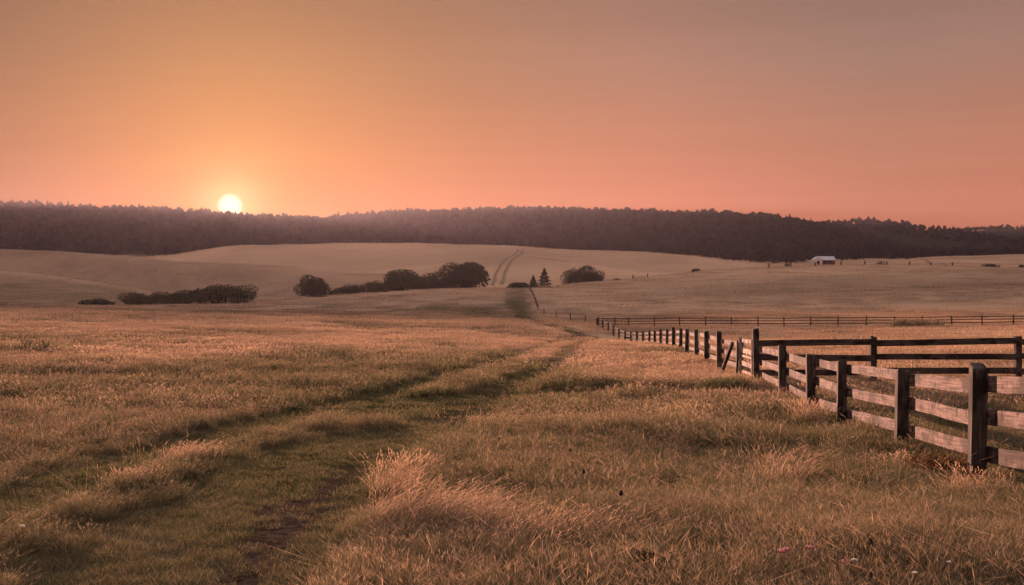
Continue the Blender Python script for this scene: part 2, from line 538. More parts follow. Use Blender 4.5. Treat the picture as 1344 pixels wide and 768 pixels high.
def wood_material(name, c_dark, c_mid, c_pale, axis='X', knots=True, bumps=.5):
    """weathered timber: grain along the length, knots, dark stains and cracks"""
    m, n, l, out = material(name)
    st = {'X': (1.2, 26, 26), 'Z': (26, 26, 1.2)}[axis]
    oi = N(n, 'ShaderNodeObjectInfo')
    tcn = N(n, 'ShaderNodeTexCoord')
    off = N(n, 'ShaderNodeVectorMath', operation='ADD'); l.new(tcn.outputs['Object'], off.inputs[0])
    cmb = N(n, 'ShaderNodeCombineXYZ')
    for i in range(3):
        l.new(mth(n, l, 'MULTIPLY', oi.outputs['Random'], (37.0, 11.0, 23.0)[i]), cmb.inputs[i])
    l.new(cmb.outputs[0], off.inputs[1])

    def nz_(scale, stretch, detail=5):
        mp_ = N(n, 'ShaderNodeMapping'); mp_.inputs['Scale'].default_value = stretch
        l.new(off.outputs[0], mp_.inputs[0])
        t_ = N(n, 'ShaderNodeTexNoise'); t_.inputs['Scale'].default_value = scale; t_.inputs['Detail'].default_value = detail
        l.new(mp_.outputs[0], t_.inputs[0])
        return t_.outputs[0]
    grain = nz_(1.6, st)
    blotch = nz_(2.2, (1, 1.6, 1.6) if axis == 'X' else (1.6, 1.6, 1), 4)
    stain = nz_(7.0, (1.3, 1, 1) if axis == 'X' else (1, 1, 1.3), 3)
    c = ramp(n, l, grain, [(.30, c_dark), (.48, c_mid), (.68, c_pale)], 'LINEAR')
    dk = ramp(n, l, blotch, [(.42, (.22, .20, .20)), (.54, (1, 1, 1))], 'LINEAR')
    c = mixc(n, l, .85, c, dk, 'MULTIPLY')
    st2 = ramp(n, l, stain, [(.34, (.10, .08, .07)), (.42, (1, 1, 1))], 'LINEAR')
    c = mixc(n, l, .75 if knots else .35, c, st2, 'MULTIPLY')
    p = N(n, 'ShaderNodeBsdfPrincipled'); p.inputs['Roughness'].default_value = .9
    p.inputs['Specular IOR Level'].default_value = .15
    l.new(c, p.inputs['Base Color'])
    bm = N(n, 'ShaderNodeBump'); bm.inputs['Strength'].default_value = bumps; bm.inputs['Distance'].default_value = .012
    l.new(mth(n, l, 'ADD', grain, mth(n, l, 'MULTIPLY', stain, .5)), bm.inputs['Height']); l.new(bm.outputs[0], p.inputs['Normal'])
    l.new(p.outputs[0], out.inputs[0])
    return m


M_POST = wood_material('dark weathered post', (.030, .024, .021), (.075, .062, .052), (.13, .11, .095), 'Z', False, .6)
M_BOARD = wood_material('weathered pinkish board', (.07, .05, .045), (.19, .135, .12), (.31, .23, .205), 'X', True, .9)
M_RAIL = wood_material('dark stained rail', (.030, .024, .020), (.065, .052, .044), (.11, .09, .075), 'X', False, .4)
M_FAR = wood_material('brown fence timber', (.045, .032, .026), (.10, .075, .06), (.17, .13, .105), 'X', False, .2)
M_GATE = wood_material('pale gate slat', (.25, .18, .15), (.50, .38, .33), (.66, .54, .48), 'X', True, .4)
M_BARK = plain_material('bark', (.028, .021, .016), (.07, .055, .042), 6, .95, (4, 4, 1), .5)
M_WIRE = plain_material('rusty wire', (.06, .045, .035), (.14, .11, .09), 30, .6, None, 0)
M_LEAF = leaf_material('dark leaves', (.011, .017, .007), (.040, .047, .018), .22, .5)
M_LEAF2 = leaf_material('conifer needles', (.014, .022, .012), (.040, .052, .024), .2, .6)
M_SHRUB = leaf_material('olive shrub leaves', (.030, .035, .014), (.085, .080, .032), .3, .8)
M_WEED = leaf_material('russet weed leaves', (.06, .035, .018), (.16, .085, .045), .35, 2)
M_WOODS = leaf_material('woodland canopy', (.010, .012, .012), (.036, .037, .034), .03, .02)

# ground
mG, n, l, out = material('field ground')
ad = N(n, 'ShaderNodeAttribute', attribute_name='dry'); ai = N(n, 'ShaderNodeAttribute', attribute_name='dirt')
af = N(n, 'ShaderNodeAttribute', attribute_name='wood')
t1 = tex(n, l, .9, 8, stretch=(1, .55, 1), rough=.72); t2 = tex(n, l, 22, 6, rough=.7); t3 = tex(n, l, .06, 7, stretch=(1, .5, 1), rough=.7)
green = mixc(n, l, t2, (.030, .032, .012), (.095, .088, .036))
straw = mixc(n, l, t2, (.22, .150, .092), (.52, .365, .24))
fac = mth(n, l, 'ADD', ad.outputs['Fac'], mth(n, l, 'MULTIPLY', mth(n, l, 'SUBTRACT', mth(n, l, 'ADD', t1, t3), 1.0), 1.1), True)
c = mixc(n, l, fac, green, straw)
soil = ramp(n, l, tex(n, l, 14, 8, rough=.75), [(.38, (.028, .019, .013)), (.62, (.15, .105, .075))], 'LINEAR')
c = mixc(n, l, ai.outputs['Fac'], c, soil)
c = mixc(n, l, mth(n, l, 'SUBTRACT', ad.outputs['Fac'], 1.0, True), c, mixc(n, l, t2, (.44, .29, .165), (.80, .56, .36)))  # far ground paled past straw, lifting slopes the low sun barely lights
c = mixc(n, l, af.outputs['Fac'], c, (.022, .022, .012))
p = N(n, 'ShaderNodeBsdfDiffuse'); p.inputs['Roughness'].default_value = .6
l.new(c, p.inputs['Color'])
bm = N(n, 'ShaderNodeBump'); bm.inputs['Strength'].default_value = .8; bm.inputs['Distance'].default_value = .05
l.new(mth(n, l, 'ADD', tex(n, l, 9, 9, rough=.8), t1), bm.inputs['Height']); l.new(bm.outputs[0], p.inputs['Normal'])
l.new(p.outputs[0], out.inputs[0])
M_GROUND = mG

# ------------------------------------------------------------------ ground sheet
ys = np.concatenate([[-60, -25, -8, 0, 2], np.exp(np.linspace(math.log(3), math.log(4000), 620)), [5000, 6500, 9000, 13500]])
un = np.concatenate([[-16000, -7000, -3800, -2200, -1500], np.arange(-1000, 2345, 7), [2800, 3600, 5200, 8500, 17500]])
Yg = np.repeat(ys[:, None], len(un), 1)
Xg = (un[None, :] - UC) / F * np.maximum(np.abs(Yg), 10.0)
Zg = terrain(Xg, Yg)
me = grid_mesh('ground', np.stack([Xg, Yg, Zg], -1), M_GROUND)
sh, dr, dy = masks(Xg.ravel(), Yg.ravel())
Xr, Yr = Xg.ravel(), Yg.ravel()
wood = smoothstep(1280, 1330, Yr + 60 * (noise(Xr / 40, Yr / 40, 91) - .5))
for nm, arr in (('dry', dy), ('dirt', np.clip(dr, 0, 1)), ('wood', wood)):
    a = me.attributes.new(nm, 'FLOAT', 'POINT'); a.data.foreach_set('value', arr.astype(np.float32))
tag(link('ground', me), kind='structure')

# wheel lines in the far fields: low dark green growth, a ribbon with thickness
M_TRACK = leaf_material('green wheel line', (.24, .18, .11), (.34, .26, .165), .1, .3)
for q, wd in [(p_, 1.5) for p_ in HILL_TRACKS] + [(FIELD_TRACK, 1.6)]:
    q = np.array(q)
    d_ = np.concatenate([[0], np.cumsum(np.hypot(*np.diff(q, axis=0).T))])
    tt = np.arange(0, d_[-1], 3.0)
    cx, cy_ = np.interp(tt, d_, q[:, 0]), np.interp(tt, d_, q[:, 1])
    ker = np.ones(9) / 9
    cx = np.convolve(np.pad(cx, 4, mode='edge'), ker, 'valid'); cy_ = np.convolve(np.pad(cy_, 4, mode='edge'), ker, 'valid')
    tx, ty = np.gradient(cx), np.gradient(cy_); tn = np.hypot(tx, ty); nx_, ny_ = ty / tn, -tx / tn
    jit_ = wd * (.75 + .5 * RS.rand(len(tt)))
    prof = [(-1.0, -.3), (-.8, .42), (0, .5), (.8, .42), (1.0, -.3)]
    G = np.zeros((len(tt), 5, 3))
    for k, (a_, b_) in enumerate(prof):
        X_, Y_ = cx + nx_ * a_ * jit_, cy_ + ny_ * a_ * jit_
        G[:, k] = np.stack([X_, Y_, terrain(X_, Y_) + b_], 1)
    tag(link('wheel_track', grid_mesh('wheel_track', G, M_TRACK)), kind='structure')

# ------------------------------------------------------------------ haze
bmz = 190.0
hx, hy0, hy1 = 3000.0, -120.0, 3900.0
zlow = float(min(Zg[(Yg < 4000)].min(), Zg[Yg <= 5000].min())) - 1.0
hv = [(x, y, z) for x in (-hx, hx) for y in (hy0, hy1) for z in (zlow, bmz)]
hm, n, l, out = material('haze air')
pv = N(n, 'ShaderNodeVolumePrincipled')
pv.inputs['Color'].default_value = (.58, .56, .68, 1)
pv.inputs['Density'].default_value = .00005
pv.inputs['Anisotropy'].default_value = .56
l.new(pv.outputs[0], out.inputs['Volume'])
HZ = mesh_from('haze', hv, [(0, 1, 3, 2), (4, 6, 7, 5), (0, 4, 5, 1), (2, 3, 7, 6), (0, 2, 6, 4), (1, 5, 7, 3)], hm)
tag(link('haze', HZ), kind='stuff')

# ------------------------------------------------------------------ grass
M_GRASS = grass_material('meadow grass blades')


def tuft_mesh(name, seed, nb, radius, h0, h1, width, lean, heads=.3, flat=0.0):
    """nb blades rooted over a disc; each a bent strip, some with a seed head"""
    r = np.random.RandomState(seed)
    a = r.rand(nb) * 2 * np.pi; rr = radius * np.sqrt(r.rand(nb))
    bx, by = rr * np.cos(a), rr * np.sin(a)
    h = h0 + (h1 - h0) * r.beta(2, 2, nb)
    w = width * (.6 + .8 * r.rand(nb))
    la = r.rand(nb) * 2 * np.pi; ln = h * lean * (.2 + r.rand(nb) * 1.2)
    lx, ly = ln * np.cos(la) + flat * h * .6, ln * np.sin(la) + flat * h * .2
    fa = r.rand(nb) * np.pi
    wx, wy = w * np.cos(fa) / 2, w * np.sin(fa) / 2
    L = lambda t: (bx + lx * t ** 2.0, by + ly * t ** 2.0, h * t * (1 - .12 * lean * t) - .02)
    q = []; bl = []; bl2 = []
    r1, r2 = r.rand(nb), r.rand(nb)
    ts = (0, .45, .8, 1.0); ws = (1.0, .8, .5, .08)
    for k in range(3):
        x0, y0, z0 = L(ts[k]); x1, y1, z1 = L(ts[k + 1])
        q.append(np.stack([np.stack([x0 - wx * ws[k], y0 - wy * ws[k], z0], 1), np.stack([x0 + wx * ws[k], y0 + wy * ws[k], z0], 1),
                           np.stack([x1 + wx * ws[k + 1], y1 + wy * ws[k + 1], z1], 1),
                           np.stack([x1 - wx * ws[k + 1], y1 - wy * ws[k + 1], z1], 1)], 1))
        bl.append(np.repeat(r1, 4)); bl2.append(np.repeat(r2, 4))
    m = r.rand(nb) < heads
    if m.any():
        x0, y0, z0 = L(.86); x1, y1, z1 = L(1.0)
        dx, dy_, dz = x1 - x0, y1 - y0, z1 - z0
        for fx, fy in ((1, 0), (0, 1)):
            ww = w * 1.0
            mx_, my_, mz_ = x0 + dx * .6, y0 + dy_ * .6, z0 + dz * .6
            k = 1.6
            qq = np.stack([np.stack([x0, y0, z0], 1), np.stack([mx_ + ww * fx, my_ + ww * fy, mz_], 1),
                           np.stack([x0 + dx * k, y0 + dy_ * k, z0 + dz * k], 1), np.stack([mx_ - ww * fx, my_ - ww * fy, mz_], 1)], 1)[m]
            q.append(qq); bl.append(np.full(m.sum() * 4, 1.0)); bl2.append(np.repeat(.6 + .4 * r2[m], 4))
    V = np.concatenate([x.reshape(-1, 3) for x in q])
    me = mesh_np(name, V, 4, M_GRASS)
    for nm, arr in (('blade', np.concatenate(bl)), ('blade2', np.concatenate(bl2))):
        at_ = me.attributes.new(nm, 'FLOAT', 'POINT'); at_.data.foreach_set('value', arr.astype(np.float32))
    return me


def scatter(name, pts, rot, scl, idx, dry, meshes, label=None):
    """a cloud of points carrying grass tufts (geometry nodes), one stuff object"""
    me = bpy.data.meshes.new(name)
    me.vertices.add(len(pts)); me.vertices.foreach_set('co', pts.astype(np.float32).ravel())
    for nm, ty, arr in (('rot', 'FLOAT_VECTOR', rot), ('scl', 'FLOAT_VECTOR', scl), ('idx', 'INT', idx), ('dry', 'FLOAT', dry)):
        a_ = me.attributes.new(nm, ty, 'POINT')
        a_.data.foreach_set('vector' if ty == 'FLOAT_VECTOR' else 'value', np.asarray(arr, np.int32 if ty == 'INT' else np.float32).ravel())
    col = bpy.data.collections.new(name + ' kinds')
    for i, m in enumerate(meshes):
        col.objects.link(bpy.data.objects.new('%s kind %02d' % (name, i), m))
    ng = bpy.data.node_groups.new(name, 'GeometryNodeTree')
    ng.interface.new_socket('Geometry', in_out='INPUT', socket_type='NodeSocketGeometry')
    ng.interface.new_socket('Geometry', in_out='OUTPUT', socket_type='NodeSocketGeometry')
    nn, ll = ng.nodes, ng.links
    gi, go = nn.new('NodeGroupInput'), nn.new('NodeGroupOutput')
    ci = nn.new('GeometryNodeCollectionInfo'); ci.inputs[0].default_value = col
    ci.inputs['Separate Children'].default_value = True; ci.inputs['Reset Children'].default_value = True
    ip = nn.new('GeometryNodeInstanceOnPoints'); ip.inputs['Pick Instance'].default_value = True
    ll.new(gi.outputs[0], ip.inputs['Points']); ll.new(ci.outputs[0], ip.inputs['Instance'])

    def na(nm, ty):
        a_ = nn.new('GeometryNodeInputNamedAttribute'); a_.data_type = ty; a_.inputs[0].default_value = nm
        return a_.outputs[0]
    ll.new(na('idx', 'INT'), ip.inputs['Instance Index'])
    e2r = nn.new('FunctionNodeEulerToRotation'); ll.new(na('rot', 'FLOAT_VECTOR'), e2r.inputs[0])
    ll.new(e2r.outputs[0], ip.inputs['Rotation']); ll.new(na('scl', 'FLOAT_VECTOR'), ip.inputs['Scale'])
    ll.new(ip.outputs[0], go.inputs[0])
    o = link(name, me)
    md = o.modifiers.new('scatter', 'NODES'); md.node_group = ng
    tag(o, kind='stuff')
    if label: o['label'] = label
    return o


LODS = [  # y0, y1, radius, width, density factor, blades, blade height range
    (3.0, 9.0, .11, .0024, 4.2, 90), (9.0, 17.0, .17, .0038, 3.8, 90), (17.0, 36.0, .36, .010, 2.6, 90),
    (36.0, 85.0, .85, .024, 2.6, 100), (85.0, 210.0, 2.0, .055, 2.4, 110), (210.0, 470.0, 4.6, .13, 2.2, 120), (470.0, 1270.0, 11.0, .36, 2.2, 130)]
tall_meshes, short_meshes = [], []
for li, (y0, y1, rad, wd, df, nb) in enumerate(LODS):
    for k in range(5):
        tall_meshes.append(tuft_mesh('tall tuft', 100 + li * 10 + k, nb, rad, .08, .36, wd, .35 + .1 * k, .22 + .06 * k, .08 * (k % 3)))
        short_meshes.append(tuft_mesh('short tuft', 300 + li * 10 + k, nb, rad, .02, .09, wd * 1.0, .7, 0.02))
TP, TR, TS, TI, TDR = [], [], [], [], []
SP, SR_, SS, SI, SDR = [], [], [], [], []
for li, (y0, y1, rad, wd, df, nb) in enumerate(LODS):
    half = .66 if y1 < 200 else .60
    area = half * (y1 * y1 - y0 * y0)
    n_ = int(df * area / (math.pi * rad * rad))
    Y = np.sqrt(y0 * y0 + RS.rand(n_) * (y1 * y1 - y0 * y0))
    X = (RS.rand(n_) * 2 - 1) * half * Y
    Z = terrain(X, Y)
    sh, dr, dy = masks(X, Y)
    keep = RS.rand(n_) > dr * .86
    X, Y, Z, sh, dy = X[keep], Y[keep], Z[keep], sh[keep], dy[keep]
    m = len(X)
    isS = RS.rand(m) < smoothstep(.25, .75, sh)
    # height: in bands and clumps
    hn = fbm(X / 3.2, Y / 3.2, 201, 3); hb = fbm(X / 17, Y / 10, 211, 2)
    hh = (.60 + .70 * smoothstep(.3, .75, hn * .55 + hb * .45)) * (1 - .55 * sh)
    hh *= np.where(Y > 210, .95, 1.0)
    gap = RS.rand(m) < .0
    rz = RS.rand(m) * 2 * np.pi
    jit = .8 + .4 * RS.rand(m)
    for sel, (P_, R_, S_, I_, D_) in ((~isS, (TP, TR, TS, TI, TDR)), (isS, (SP, SR_, SS, SI, SDR))):
        c_ = sel.sum()
        P_.append(np.stack([X[sel], Y[sel], Z[sel]], 1))
        R_.append(np.stack([np.zeros(c_), np.zeros(c_), rz[sel]], 1))
        sz = jit[sel] * (hh[sel] if sel is not isS else np.clip(.7 + hh[sel] * .5, .5, 1.3))
        sx = np.maximum(np.minimum(sz, 1.1), .8)
        S_.append(np.stack([sx, sx, sz], 1))
        I_.append(li * 5 + RS.randint(0, 5, c_))
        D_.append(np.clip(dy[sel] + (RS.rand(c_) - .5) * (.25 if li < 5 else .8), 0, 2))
for k in range(4):
    tall_meshes.append(tuft_mesh('wisp', 600 + k, 6, .12, .34, .66, .0017, 1.0, 1.0, .25 * (k - 1)))
for k in range(3):
    tall_meshes.append(tuft_mesh('leafy herb', 620 + k, 26, .07, .08, .26, .022, .9, 0.0))
for base_, cnt, y0, y1, n_, mul_ in ((len(tall_meshes) - 7, 4, 4.5, 12, 520, 1), (len(tall_meshes) - 7, 4, 12, 40, 2600, 1.15), (len(tall_meshes) - 3, 3, 4.5, 30, 1500, 1)):
    Y = np.sqrt(y0 * y0 + RS.rand(n_) * (y1 * y1 - y0 * y0)); X = (RS.rand(n_) * 2 - 1) * .6 * Y
    sh, dr, dy = masks(X, Y)
    k_ = (sh < .35) & (fbm(X / 2.5, Y / 2.5, 333, 2) > .42)
    X, Y = X[k_], Y[k_]; c_ = len(X)
    TP.append(np.stack([X, Y, terrain(X, Y)], 1)); TR.append(np.stack([np.zeros(c_), np.zeros(c_), RS.rand(c_) * 6.28], 1))
    z_ = mul_ * (.6 + .5 * RS.rand(c_)); TS.append(np.stack([z_, z_, z_], 1)); TI.append(base_ + RS.randint(0, cnt, c_))
    TDR.append(np.full(c_, 1.0 if cnt == 4 else .0))
cat_ = np.concatenate
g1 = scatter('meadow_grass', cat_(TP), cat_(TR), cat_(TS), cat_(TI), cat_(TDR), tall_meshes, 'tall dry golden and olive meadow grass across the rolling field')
g2 = scatter('track_grass', cat_(SP), cat_(SR_), cat_(SS), cat_(SI), cat_(SDR), short_meshes, 'short cropped green grass along the worn farm track')
print('tufts', len(g1.data.vertices), len(g2.data.vertices))

# ------------------------------------------------------------------ woods on the far ridge
def blob_crown(seed, n, rx, rz, z0, leaf, conifer=False, lobes=9, hollow=.55, core=.5):
    """leaf-clump quads spread over lumpy lobes"""
    r = np.random.RandomState(seed)
    if conifer:
        t = r.rand(n) ** .75
        z = z0 + t * rz * 2
        ring = .75 + .25 * np.cos(t * 40 + r.rand() * 6)
        R = rx * (1 - t) ** .85 * ring * (.55 + .5 * r.rand(n))
        a = r.rand(n) * 2 * np.pi
        P = np.stack([R * np.cos(a), R * np.sin(a), z - R * .18], 1)
    else:
        lc = r.randn(lobes, 3); lc /= np.linalg.norm(lc, axis=1)[:, None]
        lc *= (r.rand(lobes, 1) ** .4) * .62
        lc[:, 2] = lc[:, 2] * .8
        lr = .30 + .24 * r.rand(lobes)
        lc = np.vstack([lc, [[0, 0, -.1]]]); lr = np.append(lr, core)
        k = r.choice(len(lr), n, p=(lr ** 2) / (lr ** 2).sum())
        d = r.randn(n, 3); d /= np.linalg.norm(d, axis=1)[:, None]
        rad = lr[k] * (hollow + (1.04 - hollow) * r.rand(n) ** .5)
        P = lc[k] + d * rad[:, None]
        P *= np.array([rx, rx, rz]); P[:, 2] += z0 + rz * .95
        lowcut = P[:, 2] > z0 * .55
        P = P[lowcut]
        n = len(P)
    s = leaf * (.6 + .8 * r.rand(n))
    u_ = r.randn(n, 3); u_ /= np.linalg.norm(u_, axis=1)[:, None]
    w_ = np.cross(u_, r.randn(n, 3)); w_ /= np.linalg.norm(w_, axis=1)[:, None]
    u_ = u_ * s[:, None] * .5; w_ = w_ * s[:, None] * .5
    V = np.stack([P - u_, P + w_ * .7, P + u_, P - w_ * .7], 1).reshape(-1, 3)
    return V


mt_ = M_WOODS.node_tree
oi_ = mt_.nodes.new('ShaderNodeObjectInfo')
rc_ = ramp(mt_.nodes, mt_.links, oi_.outputs['Random'], [(0, (.35, .38, .40)), (.6, (1, 1, 1)), (1, (1.45, 1.4, 1.35))], 'LINEAR')
for nd in [q for q in mt_.nodes if q.type in ('BSDF_DIFFUSE', 'BSDF_TRANSLUCENT')]:
    mt_.links.new(mixc(mt_.nodes, mt_.links, 1.0, nd.inputs[0].links[0].from_socket, rc_, 'MULTIPLY'), nd.inputs[0])
wood_kinds = []
for k in range(8):
    if k < 5:
        V = blob_crown(900 + k, 420, 4.3 + .5 * (k % 3), 5.0 + .6 * (k % 2), 2.5, 1.5, lobes=7, hollow=.6)
    else:
        V = blob_crown(900 + k, 340, 3.6, 5.6 + k * .1, 1.5, 1.5, True)
    wood_kinds.append(mesh_np('woodland tree', V, 4, M_WOODS))


def wood_points(y0, y1, n_, umin=-330, umax=1700):
    Y = np.sqrt(y0 * y0 + RS.rand(n_) * (y1 * y1 - y0 * y0))
    U = umin + RS.rand(n_) * (umax - umin)
    return (U - UC) / F * Y, Y, U


WX, WY = [], []
for y0, y1, n_ in ((1270, 1500, 6500), (1500, 1990, 17000), (2150, 2480, 5200), (2750, 3060, 4200)):
    X, Y, U = wood_points(y0, y1, n_)
    if y0 == 1270:   # edge of the wood; open ground right of the front clump
        edge = 1285 + 40 * (noise(X / 50, X * 0, 95) - .5)
        k = (Y > edge) & ((U < 1150) | (Y > 1420))
    elif y0 == 2150:
        k = U > 1010
    elif y0 == 2750:
        k = U > 1180
    else:
        k = U > -1e9
    WX.append(X[k]); WY.append(Y[k])
# the clump reaching forward behind the barn, and the skyline row
n_ = 620
Y = 1060 + RS.rand(n_) * 215; U = 925 + RS.rand(n_) * 232
X = (U - UC) / F * Y
k = ((U - 1050) / 112) ** 2 + ((Y - 1275) / 160) ** 2 < 1
WX.append(X[k]); WY.append(Y[k])
WX = cat_(WX); WY = cat_(WY); m = len(WX)
sc_ = .60 + .75 * RS.rand(m) ** 1.5
g3 = scatter('woodland', np.stack([WX, WY, terrain(WX, WY) - .8], 1), np.stack([np.zeros(m), np.zeros(m), RS.rand(m) * 6.28], 1),
             np.stack([sc_, sc_, sc_ * (.8 + .45 * RS.rand(m))], 1), np.where(RS.rand(m) < .94, RS.randint(0, 5, m), RS.randint(5, 8, m)),
             np.zeros(m), wood_kinds, 'dark wooded ridge filling the far horizon')
print('wood', m)


# ------------------------------------------------------------------ trees one can tell apart
def tube(pts, radii, sides=8):
    V, Fc = [], []
    for i, (p, r_) in enumerate(zip(pts, radii)):
        p = Vector(p)
        d = (Vector(pts[min(i + 1, len(pts) - 1)]) - Vector(pts[max(i - 1, 0)])).normalized()
        a = d.orthogonal().normalized(); b = d.cross(a)
        for k in range(sides):
            t = 2 * math.pi * k / sides
            V.append(p + (a * math.cos(t) + b * math.sin(t)) * r_)
        if i:
            o_ = (i - 1) * sides
            for k in range(sides):
                Fc.append((o_ + k, o_ + (k + 1) % sides, o_ + sides + (k + 1) % sides, o_ + sides + k))
    Fc.append(tuple(range(sides - 1, -1, -1)))
    Fc.append(tuple(range(len(V) - sides, len(V))))
    return V, Fc


def join(*parts):
    V, Fc = [], []
    for v, f in parts:
        o_ = len(V); V += list(v); Fc += [tuple(i + o_ for i in q) for q in f]
    return V, Fc


def broadleaf(name, label, cat, u, Y, width_px, top_v, seed, group=None, n=5200, mat=None, squat=False, sink=.4, leaf=None):
    x, y = at(u, Y)
    z = gz(x, y) - sink
    H = -(top_v - VH) / F * Y - z
    Wd = width_px / F * Y
    rx = Wd / 2 * 1.08
    trunk_h = H * (.02 if squat else .14)
    rz = (H - trunk_h) / 2
    t = empty(name, (x, y, z))
    tag(t, label, cat, group)
    r = random.Random(seed)
    V = blob_crown(seed, int(n * 1.8), rx, rz * 1.06, trunk_h, leaf or max(.30, Wd * .034), lobes=11, hollow=.5, core=.36)
    top = V[:, 2].max(); V[:, 2] = trunk_h * .6 + (V[:, 2] - V[:, 2].min()) * (H - trunk_h * .6) / (top - V[:, 2].min())
    for ax in (0, 1):
        V[:, ax] *= rx / np.percentile(np.abs(V[:, ax]), 98.5)
    link('crown', mesh_np('crown', V, 4, mat or M_LEAF), t)
    parts = [tube([(0, 0, -.5), (.1, 0, H * .15), (0, .1, H * .45), (0, 0, H * .75)], [Wd * .035, Wd * .026, Wd * .018, Wd * .006])]
    for k in range(6):
        a = k * 1.05 + r.random(); zz = H * (.2 + .07 * k)
        parts.append(tube([(0, 0, zz), (math.cos(a) * rx * .35, math.sin(a) * rx * .35, zz + H * .12),
                           (math.cos(a) * rx * .7, math.sin(a) * rx * .7, zz + H * .2)], [Wd * .012, Wd * .008, Wd * .003], 6))
    link('trunk', mesh_from('trunk', *join(*parts), M_BARK, True), t)
    return t


def conifer(name, label, u, Y, width_px, top_v, seed, group):
    x, y = at(u, Y); z = gz(x, y) - .3
    H = -(top_v - VH) / F * Y - z; Wd = width_px / F * Y
    t = empty(name, (x, y, z)); tag(t, label, 'conifer', group)
    V = blob_crown(seed, 3000, Wd / 2 * 1.6, H / 2, H * .04, max(.35, Wd * .07), True)
    link('crown', mesh_np('crown', V, 4, M_LEAF2), t)
    link('trunk', mesh_from('trunk', *tube([(0, 0, -.4), (0, 0, H * .5), (0, 0, H * .97)], [Wd * .035, Wd * .022, .03]), M_BARK, True), t)
    return t


TG = 'trees in the dip behind the middle field'
broadleaf('broadleaf_tree', 'lone round dark tree standing apart, left of the low scrub', 'tree', 411, 335, 40, 360, 401, TG, 4200, squat=True)
for i, (u, w, tv, lb) in enumerate(((448, 26, 377, 'lowest thin bush in the row, just right of the lone round tree'),
                                    (466, 30, 373, 'low dark bush second from the left in the row leading to the tall trees'),
                                    (495, 34, 368, 'mid-height dark bush touching the left side of the wide tree'))):
    broadleaf('bush', lb, 'bush', u, 338, w, tv, 410 + i, TG, 2200, squat=True)
broadleaf('broadleaf_tree', 'wide flat-topped dark tree left of the tallest one', 'tree', 535, 345, 52, 352.5, 420, TG, 5200, squat=True)
broadleaf('broadleaf_tree', 'narrow thinner tree squeezed between the wide tree and the tallest tree', 'tree', 573, 350, 42, 355, 421, TG, 3000)
broadleaf('broadleaf_tree', 'tallest broad dark tree at the right end of the row', 'tree', 609, 348, 54, 342.5, 422, TG, 6500, squat=True)
HG = 'bushes of the hazy hedge on the left'
for i, (u, w, tv, Y, lb) in enumerate((
        (130, 38, 391, 300, 'smallest flattest bush at the far left end of the hedge'),
        (182, 42, 383, 300, 'low hedge bush second from the left, after the gap'),
        (216, 40, 382, 303, 'lumpy hedge bush third from the left'),
        (247, 42, 380, 300, 'hedge bush just left of the peak of the hedge'),
        (279, 46, 372, 303, 'tallest rounded bush of the hazy hedge'),
        (312, 44, 373, 300, 'broad bush closing the right end of the hazy hedge'))):
    broadleaf('hedge_bush', lb, 'bush', u, Y, w, tv, 440 + i, HG, 2600, M_LEAF, squat=True, sink=.8)
broadleaf('bush', 'small round bush at the top of the green track', 'bush', 678, 338, 27, 370, 460, None, 1800, squat=True)
CG = 'pair of pointed conifers'
conifer('conifer', 'smaller pointed conifer on the left of the pair', 700, 345, 13, 362.5, 470, CG)
conifer('conifer', 'taller pointed conifer on the right of the pair', 714.5, 350, 18, 353, 471, CG)
PG = 'rounded trees right of the conifers'
broadleaf('broadleaf_tree', 'smaller rounded tree, left half of the pair right of the conifers', 'tree', 751, 430, 25, 351, 480, PG, 2600, squat=True, sink=2)
broadleaf('broadleaf_tree', 'larger rounded tree, right half of the pair right of the conifers', 'tree', 774, 430, 33, 347.5, 481, PG, 3600, squat=True, sink=2)
BG = 'small bushes along the right-hand rise'
for i, (u, Y, w, tv, lb) in enumerate((
        (809, 440, 13, 365, 'tiny bush on the slope just right of the rounded tree pair'),
        (912.5, 395, 10, 352.5, 'small round bush alone on the left shoulder of the right rise'),
        (1035, 520, 9, 344.5, 'very small bush just left of the white barn'),
        (1154, 480, 20, 342.5, 'low dark bush right of the white barn'),
        (1272, 460, 15, 350, 'small flat bush left of the largest bush on the right rise'),
        (1300, 450, 28, 345.5, 'largest low dark bush on the crest at right'),
        (1341, 450, 10, 347, 'bush cut by the right edge of the picture'))):
    broadleaf('bush', lb, 'bush', u, Y, w, tv, 500 + i, BG, 1500, squat=True, sink=1.2)
for i, (u, Y, w, tv, lb) in enumerate(((1172, 1150, 12, 335, 'hazy bush at the foot of the woods right of the barn'),
                                       (1192, 1170, 10, 336, 'hazy bush at the top of the far field track'))):
    broadleaf('bush', lb, 'bush', u, Y, w, tv, 520 + i, BG, 600, squat=True, sink=1.2)


